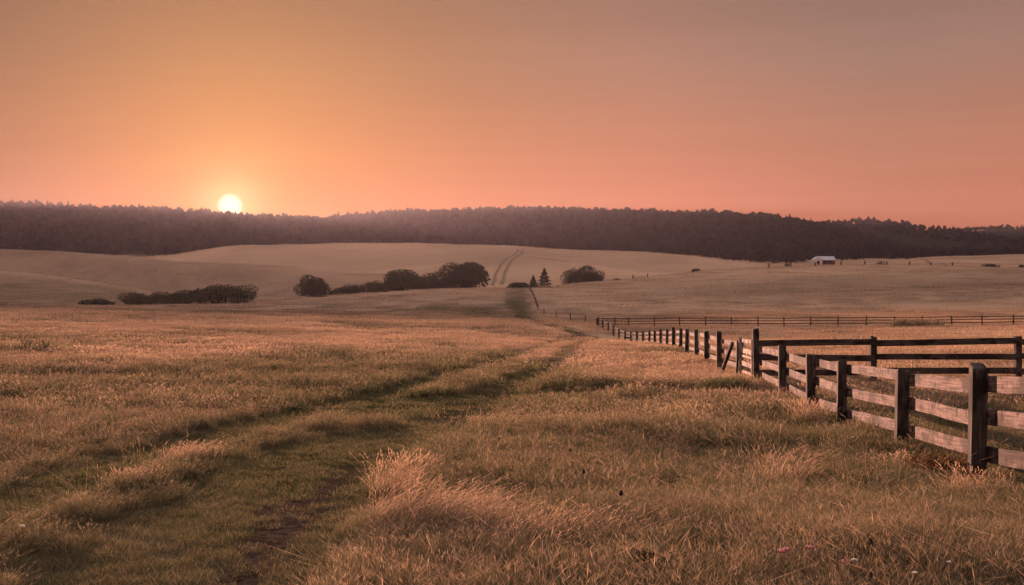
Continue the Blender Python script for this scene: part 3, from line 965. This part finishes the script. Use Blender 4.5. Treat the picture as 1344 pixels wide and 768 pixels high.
# ------------------------------------------------------------------ timber
def box_part(L, Wd, H, bev=.008, seg_noise=0.0, seed=0, nseg=1, taper=0.0, tilt_top=0.0):
    """a bevelled timber along +X (L) with its centre line on the axis, a little uneven"""
    r = random.Random(seed)
    ring = [(-Wd / 2 + bev, -H / 2), (Wd / 2 - bev, -H / 2), (Wd / 2, -H / 2 + bev), (Wd / 2, H / 2 - bev),
            (Wd / 2 - bev, H / 2), (-Wd / 2 + bev, H / 2), (-Wd / 2, H / 2 - bev), (-Wd / 2, -H / 2 + bev)]
    V, Fc = [], []
    for i in range(nseg + 1):
        t = i / nseg
        oy, oz = (r.uniform(-1, 1) * seg_noise, r.uniform(-1, 1) * seg_noise)
        s = 1 - taper * t
        for a, b in ring:
            V.append((L * t, a * s + oy, b * s + oz + r.uniform(-1, 1) * seg_noise * .5))
        if i:
            o_ = (i - 1) * 8
            for k in range(8):
                Fc.append((o_ + k, o_ + 8 + k, o_ + 8 + (k + 1) % 8, o_ + (k + 1) % 8))
    Fc.append(tuple(range(8))); Fc.append(tuple(reversed(range(len(V) - 8, len(V)))))
    return V, Fc


def post_mesh(w, h, seed, bury=.35, mat=None, slope=.03, depth=None):
    r = random.Random(seed)
    d = depth or w
    V, Fc = [], []
    bev = w * .13
    ring = [(-w / 2 + bev, -d / 2), (w / 2 - bev, -d / 2), (w / 2, -d / 2 + bev), (w / 2, d / 2 - bev),
            (w / 2 - bev, d / 2), (-w / 2 + bev, d / 2), (-w / 2, d / 2 - bev), (-w / 2, -d / 2 + bev)]
    lv = [-bury, 0, h * .3, h * .65, h - .02, h]
    sl = (r.uniform(-1, 1) * slope, r.uniform(-1, 1) * slope)
    for i, z in enumerate(lv):
        s = 1.0 + (.04 if i == 1 else 0) - (.10 if i == len(lv) - 1 else 0) + r.uniform(-.015, .015)
        for a, b in ring:
            jz = (a * sl[0] + b * sl[1]) / w * 2 if i >= len(lv) - 2 else 0
            V.append((a * s + r.uniform(-1, 1) * w * .012, b * s + r.uniform(-1, 1) * w * .012, z + jz))
        if i:
            o_ = (i - 1) * 8
            for k in range(8):
                Fc.append((o_ + k, o_ + (k + 1) % 8, o_ + 8 + (k + 1) % 8, o_ + 8 + k))
    Fc.append(tuple(reversed(range(8)))); Fc.append(tuple(range(len(V) - 8, len(V))))
    return mesh_from('post', V, Fc, mat or M_POST)


def rail(parent, p0, p1, thick, height, mat, seed, name='rail', root=Vector((0, 0, 0)), noise_=.006, seg=5):
    p0, p1 = Vector(p0), Vector(p1)
    d = p1 - p0
    V, Fc = box_part(d.length, thick, height, min(.008, thick * .2), noise_, seed, seg)
    o = link(name, mesh_from(name, V, Fc, mat), parent, p0 - root)
    o.rotation_euler = d.to_track_quat('X', 'Z').to_euler()
    return o


def fence(name, label, nodes, levels, post_w, post_h, rail_t, rail_h, post_mat, rail_mat, side=1, gap_fn=None, seed=1,
          heights=None, last_post=True, first_post=True, group=None, lean=.02, posts_at_joints=True):
    """nodes: plan points; rails run on the side (+1 right of the walking direction) of the posts"""
    r = random.Random(seed)
    x0, y0 = nodes[0]
    root = Vector((x0, y0, gz(x0, y0)))
    t = empty(name, root); tag(t, label, 'fence', group)
    P = [Vector((x, y, gz(x, y))) for x, y in nodes]
    for i, p in enumerate(P):
        if (i == 0 and not first_post) or (i == len(P) - 1 and not last_post):
            continue
        a, b = P[max(i - 1, 0)], P[min(i + 1, len(P) - 1)]
        ang_ = math.atan2(b.y - a.y, b.x - a.x)
        h = (heights or {}).get(i, post_h * r.uniform(.97, 1.04))
        o = link('post', post_mesh(post_w * r.uniform(.93, 1.08), h, seed * 100 + i, mat=post_mat), t, p - root)
        o.rotation_euler = (r.uniform(-1, 1) * lean, r.uniform(-1, 1) * lean, ang_ + r.uniform(-.06, .06))
    for i in range(len(P) - 1):
        a, b = P[i], P[i + 1]
        d = b - a; d.z = 0; d.normalize()
        nside = Vector((d.y, -d.x, 0)) * side * (post_w / 2 + rail_t / 2 + .003)
        for j, zl in enumerate(levels):
            j0, j1 = r.uniform(-.035, .035), r.uniform(-.035, .035)
            eps = .005
            rail(t, a + nside + Vector((0, 0, zl + j0)) + d * eps, b + nside + Vector((0, 0, zl + j1)) - d * eps,
                 rail_t, rail_h * r.uniform(.92, 1.06), rail_mat, seed * 1000 + i * 10 + j, root=root)
    return t


near_nodes = [at(2300, 4.0), at(1466, 7.9), at(1282, 11.2), at(1183, 14.5), at(1104, 18.2), at(1064, 21.0), at(1027, 24.7), at(993, 29.3)]
far_nodes = [at(970, 33.2), at(944, 38), at(927, 43.5), at(914, 49), at(901, 54.5), at(893, 60), at(884, 66), at(875, 72.5), at(867, 79),
             at(859, 86), at(852, 93), at(844, 100.5), at(836, 108), at(828, 114), at(820, 120), at(812, 126.5), at(805, 132),
             at(798, 138), at(791, 144), at(785, 150)]
LV = (.36, .745, 1.13)
fence('post_and_rail_fence', 'nearest weathered three-board fence running from the right edge back to the gate', near_nodes, LV,
      .165, 1.35, .032, .17, M_POST, M_BOARD, side=1, seed=3, heights={2: 1.36, 3: 1.18 + .04, 4: 1.30, 7: 1.74}, last_post=True)
fence('post_and_rail_fence', 'long weathered board fence beyond the gate, dwindling towards the far corner', far_nodes, LV,
      .20, 1.36, .035, .17, M_POST, M_BOARD, side=1, seed=5, heights={0: 1.25, 1: 1.50}, lean=.03)
# cross fence from the gate post to the right: two heavy dark rails
gp = at(993, 29.3)
cn = [gp, at(1146, 29.5), at(1336, 29.7), at(1530, 29.9), at(1730, 30.1)]
fence('rail_fence', 'dark heavy-railed fence running level to the right from the tall gate post', cn, (.46, .87, 1.32), .17, 1.5,
      .05, .185, M_POST, M_RAIL, side=1, seed=8, first_post=False, lean=.01)
# brace leaning against the first post left of the gate
bx, by = at(969, 33.0); bx2, by2 = at(957, 34.6)
z1_, z2_ = gz(bx, by), gz(bx2, by2)
V, Fc = box_part(math.dist((bx, by, z1_ + 1.2), (bx2 - .25, by2, z2_ - .1)), .11, .10, .012, .006, 4, 4)
br = link('brace_post', mesh_from('brace_post', V, Fc, M_POST), None, (bx - .22, by - .1, z1_ + 1.2))
br.rotation_euler = (Vector((bx2 - .25, by2, z2_ - .1)) - Vector((bx - .1, by, z1_ + 1.2))).to_track_quat('X', 'Z').to_euler()
tag(br, 'slanting timber prop leaning on the thin post left of the gate', 'brace')

# the gate
g0 = Vector((*at(990, 29.9), 0)); g1_ = Vector((*at(973, 32.6), 0))
g0.z, g1_.z = gz(g0.x, g0.y), gz(g1_.x, g1_.y)
dirg = (g1_ - g0); Lg = dirg.length; dirg.normalize()
gt = empty('field_gate', g0); tag(gt, 'pale slatted field gate beside the tall dark post, ajar towards the far fence', 'gate')
for k, (zz, hh_) in enumerate(((.10, .07), (.30, .09), (.56, .15), (.80, .07), (.98, .15), (1.30, .12))):
    rail(gt, g0 + dirg * .1 + Vector((0, 0, zz)), g0 + dirg * (Lg - .05) + Vector((0, 0, zz)), .03, hh_, M_GATE, 60 + k, 'slat', g0, .004)
for s_ in (0.05, Lg - .02):
    p_ = g0 + dirg * s_ + Vector((-.04, 0, .02))
    V, Fc = box_part(1.38, .07, .09, .01, .003, 70, 3)
    o = link('stile', mesh_from('stile', V, Fc, M_GATE), gt, p_ - g0); o.rotation_euler = (0, -math.pi / 2, 0)
V, Fc = box_part(math.hypot(Lg - .2, 1.1), .03, .07, .006, .003, 71, 3)
o = link('diagonal', mesh_from('diagonal', V, Fc, M_GATE), gt, dirg * .12 + Vector((.045, 0, .14)))
o.rotation_euler = (dirg * (Lg - .2) + Vector((0, 0, 1.1))).to_track_quat('X', 'Z').to_euler()

# back rail fence across the pasture
bn = [at(785, 150)]
us = [807, 825, 859, 892, 926, 960, 995, 1029, 1064, 1100, 1137, 1174, 1211, 1249, 1289, 1330, 1370, 1410, 1450]
for u_ in us:
    bn.append(at(u_, 150 - (u_ - 785) * .026))
fence('rail_fence', 'long thin brown rail fence crossing the pasture in the distance', bn, (.42, .83, 1.22), .17, 1.42, .05, .12,
      M_FAR, M_FAR, side=-1, seed=12, lean=.02)


def wire_fence(name, label, nodes, post_w, post_h, wires, seed, group=None, post_mat=None, lean=.05):
    x0, y0 = nodes[0]
    root = Vector((x0, y0, gz(x0, y0))); r = random.Random(seed)
    t = empty(name, root); tag(t, label, 'fence', group)
    P = [Vector((x, y, gz(x, y))) for x, y in nodes]
    for i, p in enumerate(P):
        o = link('post', post_mesh(post_w, post_h * r.uniform(.88, 1.1), seed * 50 + i, mat=post_mat or M_FAR), t, p - root)
        o.rotation_euler = (r.uniform(-1, 1) * lean, r.uniform(-1, 1) * lean, r.random())
    for w_ in wires:
        V, Fc = tube([p - root + Vector((0, post_w * .55, w_)) for p in P], [.012] * len(P), 5)
        link('wire', mesh_from('wire', V, Fc, M_WIRE), t)
    return t


wire_fence('wire_fence', 'thin posts and wire running left from the fence corner to the green track',
           [at(783, 153), at(768, 166), at(749, 178), at(730, 190), at(714, 202), at(706, 214)], .16, 1.3, (.5, .85, 1.2), 21)
hn_ = [at(706, 216), at(704.5, 226), at(703, 237), at(701, 248), at(699, 260), at(697, 273), at(695, 286), at(693, 300), at(691, 312)]
fence('rail_fence', 'narrow dark rail fence climbing beside the green track up the rise', hn_, (.5, 1.0), .20, 1.35, .06, .13, M_POST, M_FAR,
      side=1, seed=23, lean=.04)
wire_fence('wire_fence', 'line of small dark posts and wire along the crest in front of the barn',
           [at(1009, 385), at(1038, 392), at(1070, 396), at(1104, 398), at(1135, 400), at(1164, 401), at(1194, 401), at(1222, 401), at(1250, 401)], .45, 1.7,
           (.6, 1.2), 25)
wire_fence('wire_fence', 'two small posts with wire on the slope right of the rounded trees', [at(831, 388), at(850, 392)], .35, 1.6, (.7, 1.3), 26)

# ------------------------------------------------------------------ barn
BY = 950.0
bx0, bx1 = (1069 - UC) / F * BY, (1096.5 - UC) / F * BY
bz = -(346.0 - VH) / F * BY
barn = empty('barn', (bx0, BY, bz)); tag(barn, 'small white barn with a pale roof below the dark woods', 'barn')
M_WHITE = plain_material('white painted boards', (.62, .60, .57), (.80, .79, .76), 1.5, .7, (1, 1, .2), .1)
M_ROOF = plain_material('pale metal roof', (.42, .43, .46), (.58, .59, .62), .8, .5, (3, .3, 1), .1)
M_RED = plain_material('dull red boards', (.10, .045, .035), (.17, .08, .065), 1.2, .9, (4, 1, 1), .1)
M_DARK = plain_material('dark opening', (.012, .011, .010), (.025, .022, .02), 2, .95, None, 0)
Lb, Db, eh, rh = bx1 - bx0, 11.0, 3.6, 7.0
gx = 7.5   # gable wing on the left, its face towards the camera
v = [(0, 0, -1), (gx, 0, -1), (gx, 0, eh), (gx / 2, 0, rh - .5), (0, 0, eh), (0, Db, -1), (gx, Db, -1), (gx, Db, eh), (gx / 2, Db, rh - .5), (0, Db, eh)]
link('gable_wall', mesh_from('gable_wall', v, [(0, 1, 2, 3, 4), (9, 8, 7, 6, 5), (0, 4, 9, 5), (1, 6, 7, 2)], M_WHITE), barn)
v = [(gx + .01, .8, -1), (Lb, .8, -1), (Lb, .8, eh - .3), (gx + .01, .8, eh - .3), (Lb, Db, -1), (Lb, Db, eh - .3), (gx + .01, Db, -1), (gx + .01, Db, eh - .3),
     (Lb, Db / 2 + .4, rh)]
link('side_wall', mesh_from('side_wall', v, [(0, 1, 2, 3), (1, 4, 5, 8, 2), (4, 6, 7, 5)], M_RED), barn)


def slab(a, b, c_, d_, th, nm, mat):
    nr = (Vector(b) - Vector(a)).cross(Vector(d_) - Vector(a)).normalized() * th
    q = [Vector(t) for t in (a, b, c_, d_)]
    vv = q + [t + nr for t in q]
    return link(nm, mesh_from(nm, vv, [(3, 2, 1, 0), (4, 5, 6, 7), (0, 1, 5, 4), (1, 2, 6, 5), (2, 3, 7, 6), (3, 0, 4, 7)], mat), barn)


slab((gx * .5, -.2, eh - .5), (Lb + .5, -.2, eh - .5), (Lb + .5, Db / 2 + .4, rh + .1), (gx * .5, Db / 2 + .4, rh + .1), .18, 'roof', M_ROOF)
slab((gx * .5, Db / 2 + .41, rh + .1), (Lb + .5, Db / 2 + .41, rh + .1), (Lb + .5, Db + .6, eh - .5), (gx * .5, Db + .6, eh - .5), .18, 'roof', M_ROOF)
slab((-.4, -.4, eh - .1), (gx / 2, -.4, rh - .35), (gx / 2, Db + .4, rh - .35), (-.4, Db + .4, eh - .1), .16, 'gable_roof', M_WHITE)
slab((gx / 2 + .01, -.4, rh - .35), (gx + .4, -.4, eh - .1), (gx + .4, Db + .4, eh - .1), (gx / 2 + .01, Db + .4, rh - .35), .16, 'gable_roof', M_WHITE)
for nm, x0, x1, z0, z1 in (('door', 2.2, 5.0, -.9, 2.6), ):
    v = [(x0, -.06, z0), (x1, -.06, z0), (x1, -.06, z1), (x0, -.06, z1), (x0, -.005, z0), (x1, -.005, z0), (x1, -.005, z1), (x0, -.005, z1)]
    link(nm, mesh_from(nm, v, [(0, 1, 2, 3), (7, 6, 5, 4), (0, 4, 5, 1), (1, 5, 6, 2), (2, 6, 7, 3), (3, 7, 4, 0)], M_DARK), barn)
for x0 in (9.0, 13.5):
    v = [(x0, .72, .8), (x0 + 2.4, .72, .8), (x0 + 2.4, .72, 2.3), (x0, .72, 2.3), (x0, .79, .8), (x0 + 2.4, .79, .8), (x0 + 2.4, .79, 2.3), (x0, .79, 2.3)]
    link('window', mesh_from('window', v, [(0, 1, 2, 3), (7, 6, 5, 4), (0, 4, 5, 1), (1, 5, 6, 2), (2, 6, 7, 3), (3, 7, 4, 0)], M_DARK), barn)

# ------------------------------------------------------------------ plants standing out of the grass
def clump_mesh(seed, nb, radius, h0, h1, width, lean, dirx, diry, dry=.9, heads=.5):
    """one tussock of long swept blades, with its colour attributes"""
    r = np.random.RandomState(seed)
    a = r.rand(nb) * 2 * np.pi; rr = radius * r.rand(nb) ** .7
    bx_, by_ = rr * np.cos(a), rr * np.sin(a)
    h = h0 + (h1 - h0) * r.rand(nb)
    ox = h * lean * dirx * (.2 + 1.2 * r.rand(nb)) + r.randn(nb) * h * .34
    oy = h * lean * diry * (.2 + 1.2 * r.rand(nb)) + r.randn(nb) * h * .34
    fa = r.rand(nb) * np.pi; w = width * (.6 + .8 * r.rand(nb))
    wx, wy = w * np.cos(fa) / 2, w * np.sin(fa) / 2
    ts = np.linspace(0, 1, 6); ws = [1, .95, .85, .7, .5, .1]
    q, b1, b2 = [], [], []
    r1, r2 = r.rand(nb), r.rand(nb)

    def L(t):
        return bx_ + ox * t ** 1.8, by_ + oy * t ** 1.8, h * (t - .28 * lean * t ** 2.4) - .02
    for k in range(5):
        x0, y0, z0 = L(ts[k]); x1, y1, z1 = L(ts[k + 1])
        q.append(np.stack([np.stack([x0 - wx * ws[k], y0 - wy * ws[k], z0], 1), np.stack([x0 + wx * ws[k], y0 + wy * ws[k], z0], 1),
                           np.stack([x1 + wx * ws[k + 1], y1 + wy * ws[k + 1], z1], 1),
                           np.stack([x1 - wx * ws[k + 1], y1 - wy * ws[k + 1], z1], 1)], 1))
        b1.append(np.repeat(r1, 4)); b2.append(np.repeat(r2, 4))
    m_ = r.rand(nb) < heads
    for t0 in (.82, .90):
        x0, y0, z0 = L(t0); x1, y1, z1 = L(t0 + .12)
        for fx, fy in ((1, 0), (0, 1)):
            ww = w * 1.1
            xm, ym, zm = (x0 + x1) / 2, (y0 + y1) / 2, (z0 + z1) / 2
            q.append(np.stack([np.stack([x0, y0, z0], 1), np.stack([xm + ww * fx, ym + ww * fy, zm], 1), np.stack([x1, y1, z1], 1),
                               np.stack([xm - ww * fx, ym - ww * fy, zm], 1)], 1)[m_])
            b1.append(np.full(m_.sum() * 4, 1.0)); b2.append(np.full(m_.sum() * 4, .9))
    me_ = mesh_np('clump', np.concatenate([x.reshape(-1, 3) for x in q]), 4, M_CLUMP)
    n_v = len(me_.vertices)
    for nm, arr in (('blade', np.concatenate(b1)), ('blade2', np.concatenate(b2)), ('dry', np.full(n_v, dry))):
        a_ = me_.attributes.new(nm, 'FLOAT', 'POINT'); a_.data.foreach_set('value', np.asarray(arr, np.float32))
    return me_


M_CLUMP = grass_material('tussock blades', False)
CLG = 'pale swept grass tussocks'
for i, (u, v_, nb, rad, h0, h1, ln, dx, dry, lb) in enumerate((
        (520, 655, 420, .26, .22, .52, .35, .4, .95, 'upright pale feathery grass tussock beside the bare track'),
        (560, 690, 1000, .55, .18, .46, .7, 1.0, 1.0, 'large pale grass tussock swept over to the right'),
        (690, 712, 900, .65, .12, .34, .7, .8, .98, 'wide flattened pale tussock at bottom centre'),
        (790, 708, 600, .55, .12, .32, .8, .7, .95, 'smaller pale tussock right of the wide flattened one'),
        (250, 608, 300, .35, .15, .30, .5, .6, 1.0, 'small bleached tuft on the strip between the ruts'),
        (170, 640, 240, .30, .14, .28, .5, .6, 1.0, 'small bleached tuft nearer the left edge'),
        (1030, 635, 220, .35, .15, .50, .5, .6, .9, 'tall wispy reddish seed stalks before the fence'),
        (1280, 655, 320, .34, .12, .45, .5, -.5, .75, 'ragged brown tussock at the foot of the nearest post'),
        (1180, 618, 260, .30, .10, .34, .5, .5, .65, 'tussock at the foot of the second nearest post'),
        (1062, 560, 500, .32, .25, .65, .35, -.3, .6, 'bushy russet tussock around the post right of the gate'))):
    x, y = hit(u, v_)
    o = link('grass_tussock', clump_mesh(700 + i, max(int(nb * 1.0), 220), rad, h0, h1, (.0018 + y * .00014), ln, dx, -.25, dry), None, (x, y, gz(x, y)))
    tag(o, lb, 'tussock', CLG)


def leafy(name, label, u, v_, Hh, Ww, n_, mat, seed, leaf=.05, stems=7, cat='shrub', group=None, Yf=None):
    x, y = hit(u, v_) if Yf is None else at(u, Yf)
    t = empty(name, (x, y, gz(x, y))); tag(t, label, cat, group)
    V = blob_crown(seed, n_, Ww / 2, Hh / 2, 0.02, leaf, lobes=8, hollow=.25)
    V[:, 2] = np.maximum(V[:, 2] * 1.0, .0)
    link('foliage', mesh_np('foliage', V, 4, mat), t)
    r = random.Random(seed)
    parts = []
    for k in range(stems):
        a = r.random() * 6.28
        q = Ww * .45 * r.random()
        parts.append(tube([(0, 0, -.03), (math.cos(a) * q * .5, math.sin(a) * q * .5, Hh * .5), (math.cos(a) * q, math.sin(a) * q, Hh * r.uniform(.8, 1.08))],
                          [Hh * .012, Hh * .009, Hh * .004], 5))
    link('stem', mesh_from('stem', *join(*parts), M_BARK, True), t)
    return t


for i, (u, v_, lb) in enumerate(((940, 516, 'dark green tussock low on the ground left of the gate'), (962, 513, 'dark tussock close against the foot of the gate'))):
    x, y = hit(u, v_)
    o = link('grass_tussock', clump_mesh(790 + i, 1500, .55, .2, .55, .012, .5, .3 - .6 * i, -.2, -.25, .05), None, (x, y, gz(x, y)))
    tag(o, lb, 'tussock', 'dark tussocks by the gate')
leafy('weed', 'dark green leafy weed at the bottom edge', 852, 760, .20, .42, 600, M_SHRUB, 802, .045, cat='weed')
for i, (u, v_, lb) in enumerate(((36, 463, 'dark weed standing above the grass at far left'), (60, 464, 'second dark weed, slightly right of the far-left one'))):
    x, y = hit(u, v_)
    o = link('weed', clump_mesh(795 + i, 50, .2, .25, .6, .035, .2, .2 - .4 * i, -.1, -.1, .9), None, (x, y, gz(x, y)))
    tag(o, lb, 'weed', 'dark weeds at the left edge')
leafy('bramble', 'russet bramble mass under the nearest rails', 1240, 628, .40, 1.1, 900, M_WEED, 805, .04, 12)
WG = 'tall dock weeds along the distant fence'
for i, (u_, hh_) in enumerate(((1176, 1.4), (1186, 1.6), (1196, 1.3), (1207, 1.5), (1218, 1.1), (1232, 1.1))):
    x, y = at(u_, 138.0)
    o = link('dock_weed', clump_mesh(820 + i, 110, .9, hh_ * .3, hh_ * .9, .05, .15, .2, 0, .4, .6), None, (x, y, gz(x, y)))
    tag(o, ('leftmost', 'second', 'third', 'fourth', 'fifth', 'rightmost')[i] + ' dark dock weed from the left along the distant rail fence', 'weed', WG)
for i, (u_, v_, lb) in enumerate(((824, 447, 'tiny green weed below the distant fence, left part'),)):
    leafy('weed', lb, u_, v_, .8, .9, 200, M_SHRUB, 840 + i, .14, 4, 'weed')

M_PINK = plain_material('pink petals', (.45, .16, .20), (.62, .27, .30), 20, .7, None, 0)
M_PALE = plain_material('off-white petals', (.62, .56, .50), (.80, .75, .68), 20, .7, None, 0)
M_SEED = plain_material('dark seed head', (.025, .016, .012), (.06, .04, .03), 20, .9, None, .3)
M_STALK = plain_material('straw stalk', (.24, .17, .09), (.40, .29, .17), 20, .8, None, 0)


def flower(label, u, v_, head, hgt, group, seed, size=.03):
    """stem with a flat head of small florets (or one round seed head); (u, v_) is where the head shows"""
    r = random.Random(seed)
    Y = 0
    for Yc in np.linspace(4.5, 40, 700):
        x, y = at(u, Yc)
        if -(v_ - VH) / F * Yc <= terrain(np.array([x]), np.array([y]))[0] + hgt:
            Y = Yc; break
    x, y = at(u, Y); z = gz(x, y)
    top = -(v_ - VH) / F * Y - z
    t = empty('wildflower', (x, y, z)); tag(t, label, 'wildflower', group)
    lx, ly = r.uniform(-.06, .06), r.uniform(-.06, .06)
    link('stem', mesh_from('stem', *tube([(lx, ly, -.02), (lx * .6, ly * .6, top * .5), (0, 0, top)], [.0028, .0024, .0018], 5), M_STALK, True), t)
    parts = []
    if head == 'seed':
        pts = [(0, 0, top - size * .2), (0, 0, top), (0, 0, top + size * .6), (0, 0, top + size * 1.1), (0, 0, top + size * 1.5)]
        parts.append(tube(pts, [size * .2, size * .55, size * .6, size * .45, size * .12], 8))
        m_ = M_SEED
    else:
        m_ = M_PINK if head == 'pink' else M_PALE
        for k in range(16):
            a = r.random() * 6.28; q = size * math.sqrt(r.random())
            cx, cy, cz = math.cos(a) * q, math.sin(a) * q, top + r.uniform(-.003, .005) - q * .15
            s = size * r.uniform(.18, .3)
            parts.append(tube([(cx * .3, cy * .3, top - size * .5), (cx, cy, cz - s * .3), (cx, cy, cz + s * .5)], [.0008, s, s * .5], 6))
    link('bloom' if head != 'seed' else 'seed_head', mesh_from('bloom', *join(*parts), m_, True), t)


PF, WF, SF = 'pink wildflowers', 'small off-white wildflowers', 'dark seed heads'
for args in (
        ('leftmost pink flower head of the bottom right group', 1027, 722, 'pink', .30, PF, 1, .030),
        ('pink flower head just right of the leftmost pink one', 1034, 720, 'pink', .31, PF, 2, .026),
        ('pink flower head in the middle of the bottom right group', 1063, 717, 'pink', .32, PF, 3, .028),
        ('rightmost small pink flower head, lower than its neighbours', 1108, 736, 'pink', .25, PF, 4, .020),
        ('tiny pink flower under the arching stalk at bottom right', 1265, 724, 'pink', .24, PF, 5, .012),
        ('pale flower head below the arching grass stalk', 1122, 734, 'pale', .25, WF, 6, .020),
        ('off-white flower near the bottom right corner', 1246, 737, 'pale', .24, WF, 7, .017),
        ('off-white flower at the bottom edge, right of the pink ones', 1201, 751, 'pale', .22, WF, 8, .018),
        ('off-white bloom just left of the nearest post on the ground', 1120, 573, 'pale', .28, WF, 9, .026),
        ('off-white bloom seen between the lower rails', 1240, 525, 'pale', .3, WF, 10, .03),
        ('white speck of a flower at the left of the track, low', 29, 690, 'pale', .16, WF, 11, .022),
        ('small white flower in the grass at bottom left centre', 467, 719, 'pale', .14, WF, 12, .016),
        ('pale flower in the middle of the meadow, right of centre', 722, 586, 'pale', .3, WF, 13, .020),
        ('dark seed head at mid picture right of centre', 766, 621, 'seed', .36, SF, 14, .022),
        ('largest dark seed head, low right of centre', 815, 650, 'seed', .34, SF, 15, .026),
        ('small dark seed head just above the meadow flower', 748, 592, 'seed', .38, SF, 16, .018),
        ('dark drooping seed head near the bottom right pink flowers', 1142, 714, 'seed', .33, SF, 17, .024),
        ('small dark seed head left of the flat tussock', 655, 576, 'seed', .36, SF, 18, .018),
        ('dark seed head at the bottom edge among pink flowers', 1143, 757, 'seed', .24, SF, 19, .020)):
    flower(*args)


def stalk(name, label, pts, Y, r0, group, seed, mat=None):
    """a single arching stalk with a plume; pts are columns and rows at distance Y"""
    P = [Vector((*at(u, Y + .12 * i), -(v_ - VH) / F * Y)) for i, (u, v_) in enumerate(pts)]
    x, y, _ = P[0]; P[0].z = gz(x, y) - .02
    # smooth the line
    Q = []
    for i in range(len(P) - 1):
        a, b, c_, d_ = P[max(i - 1, 0)], P[i], P[i + 1], P[min(i + 2, len(P) - 1)]
        for k in range(6):
            t = k / 6
            Q.append(.5 * ((2 * b) + (-a + c_) * t + (2 * a - 5 * b + 4 * c_ - d_) * t * t + (-a + 3 * b - 3 * c_ + d_) * t ** 3))
    Q.append(P[-1])
    root = P[0].copy()
    t = empty(name, root); tag(t, label, 'grass stalk', group)
    link('stem', mesh_from('stem', *tube([q - root for q in Q], [r0 * (1 - .6 * i / len(Q)) for i in range(len(Q))], 5), mat or M_STALK, True), t)
    r = random.Random(seed)
    parts = []
    n_ = len(Q)
    for i in range(int(n_ * .55), n_):
        for k in range(4):
            q = Q[i] - root + Vector((r.uniform(-1, 1), r.uniform(-1, 1), r.uniform(-1, 1))) * r0 * 2
            e = q + Vector((r.uniform(-1, 1), r.uniform(-.6, .6), r.uniform(-.8, 1))) * .014
            parts.append(tube([q, (q + e) / 2, e], [r0 * .4, r0 * 1.1, r0 * .2], 4))
    link('plume', mesh_from('plume', *join(*parts), mat or M_STALK), t)


M_ROSE = plain_material('reddish stalk', (.36, .17, .11), (.52, .28, .20), 20, .8, None, 0)
AG = 'arching pale grass stalks'
for i, (lb, pts, Y, mt) in enumerate((
        ('largest arching pale stalk bending right over the bottom meadow', [(1070, 745), (1090, 712), (1122, 688), (1150, 687), (1172, 706)], 6.6, M_STALK),
        ('shorter arching stalk nested under the largest one', [(1085, 748), (1100, 722), (1126, 698)], 6.5, M_STALK),
        ('reddish spike of seeds rising from the bottom edge', [(1078, 768), (1073, 740), (1067, 722), (1063, 718)], 6.1, M_ROSE),
        ('hooked straw stalk at the bottom edge left of the pink flowers', [(992, 768), (984, 745), (982, 722), (990, 717)], 6.1, M_STALK),
        ('straw stalk with drooping tip between the fence and the arch', [(1192, 745), (1198, 715), (1206, 702), (1213, 699)], 6.9, M_STALK),
        ('tall reddish plume leaning right before the fence, left one', [(1028, 700), (1040, 645), (1053, 600), (1060, 592)], 8.6, M_ROSE),
        ('tall reddish plume leaning right before the fence, right one', [(1030, 705), (1045, 655), (1065, 612), (1080, 607)], 8.5, M_ROSE),
        ('bent stalk with seeds at the lower left of centre', [(545, 738), (530, 722), (520, 708), (512, 700)], 6.9, M_ROSE),
        ('straw stalk leaning across the centre meadow', [(800, 600), (815, 575), (832, 548)], 13.0, M_STALK),
        ('thin straw stalk standing up left of the gate', [(820, 560), (828, 540), (833, 524)], 18.0, M_STALK))):
    stalk('grass_stalk', lb, pts, Y, .0032 if Y < 8 else .0045, AG, 900 + i, mt)
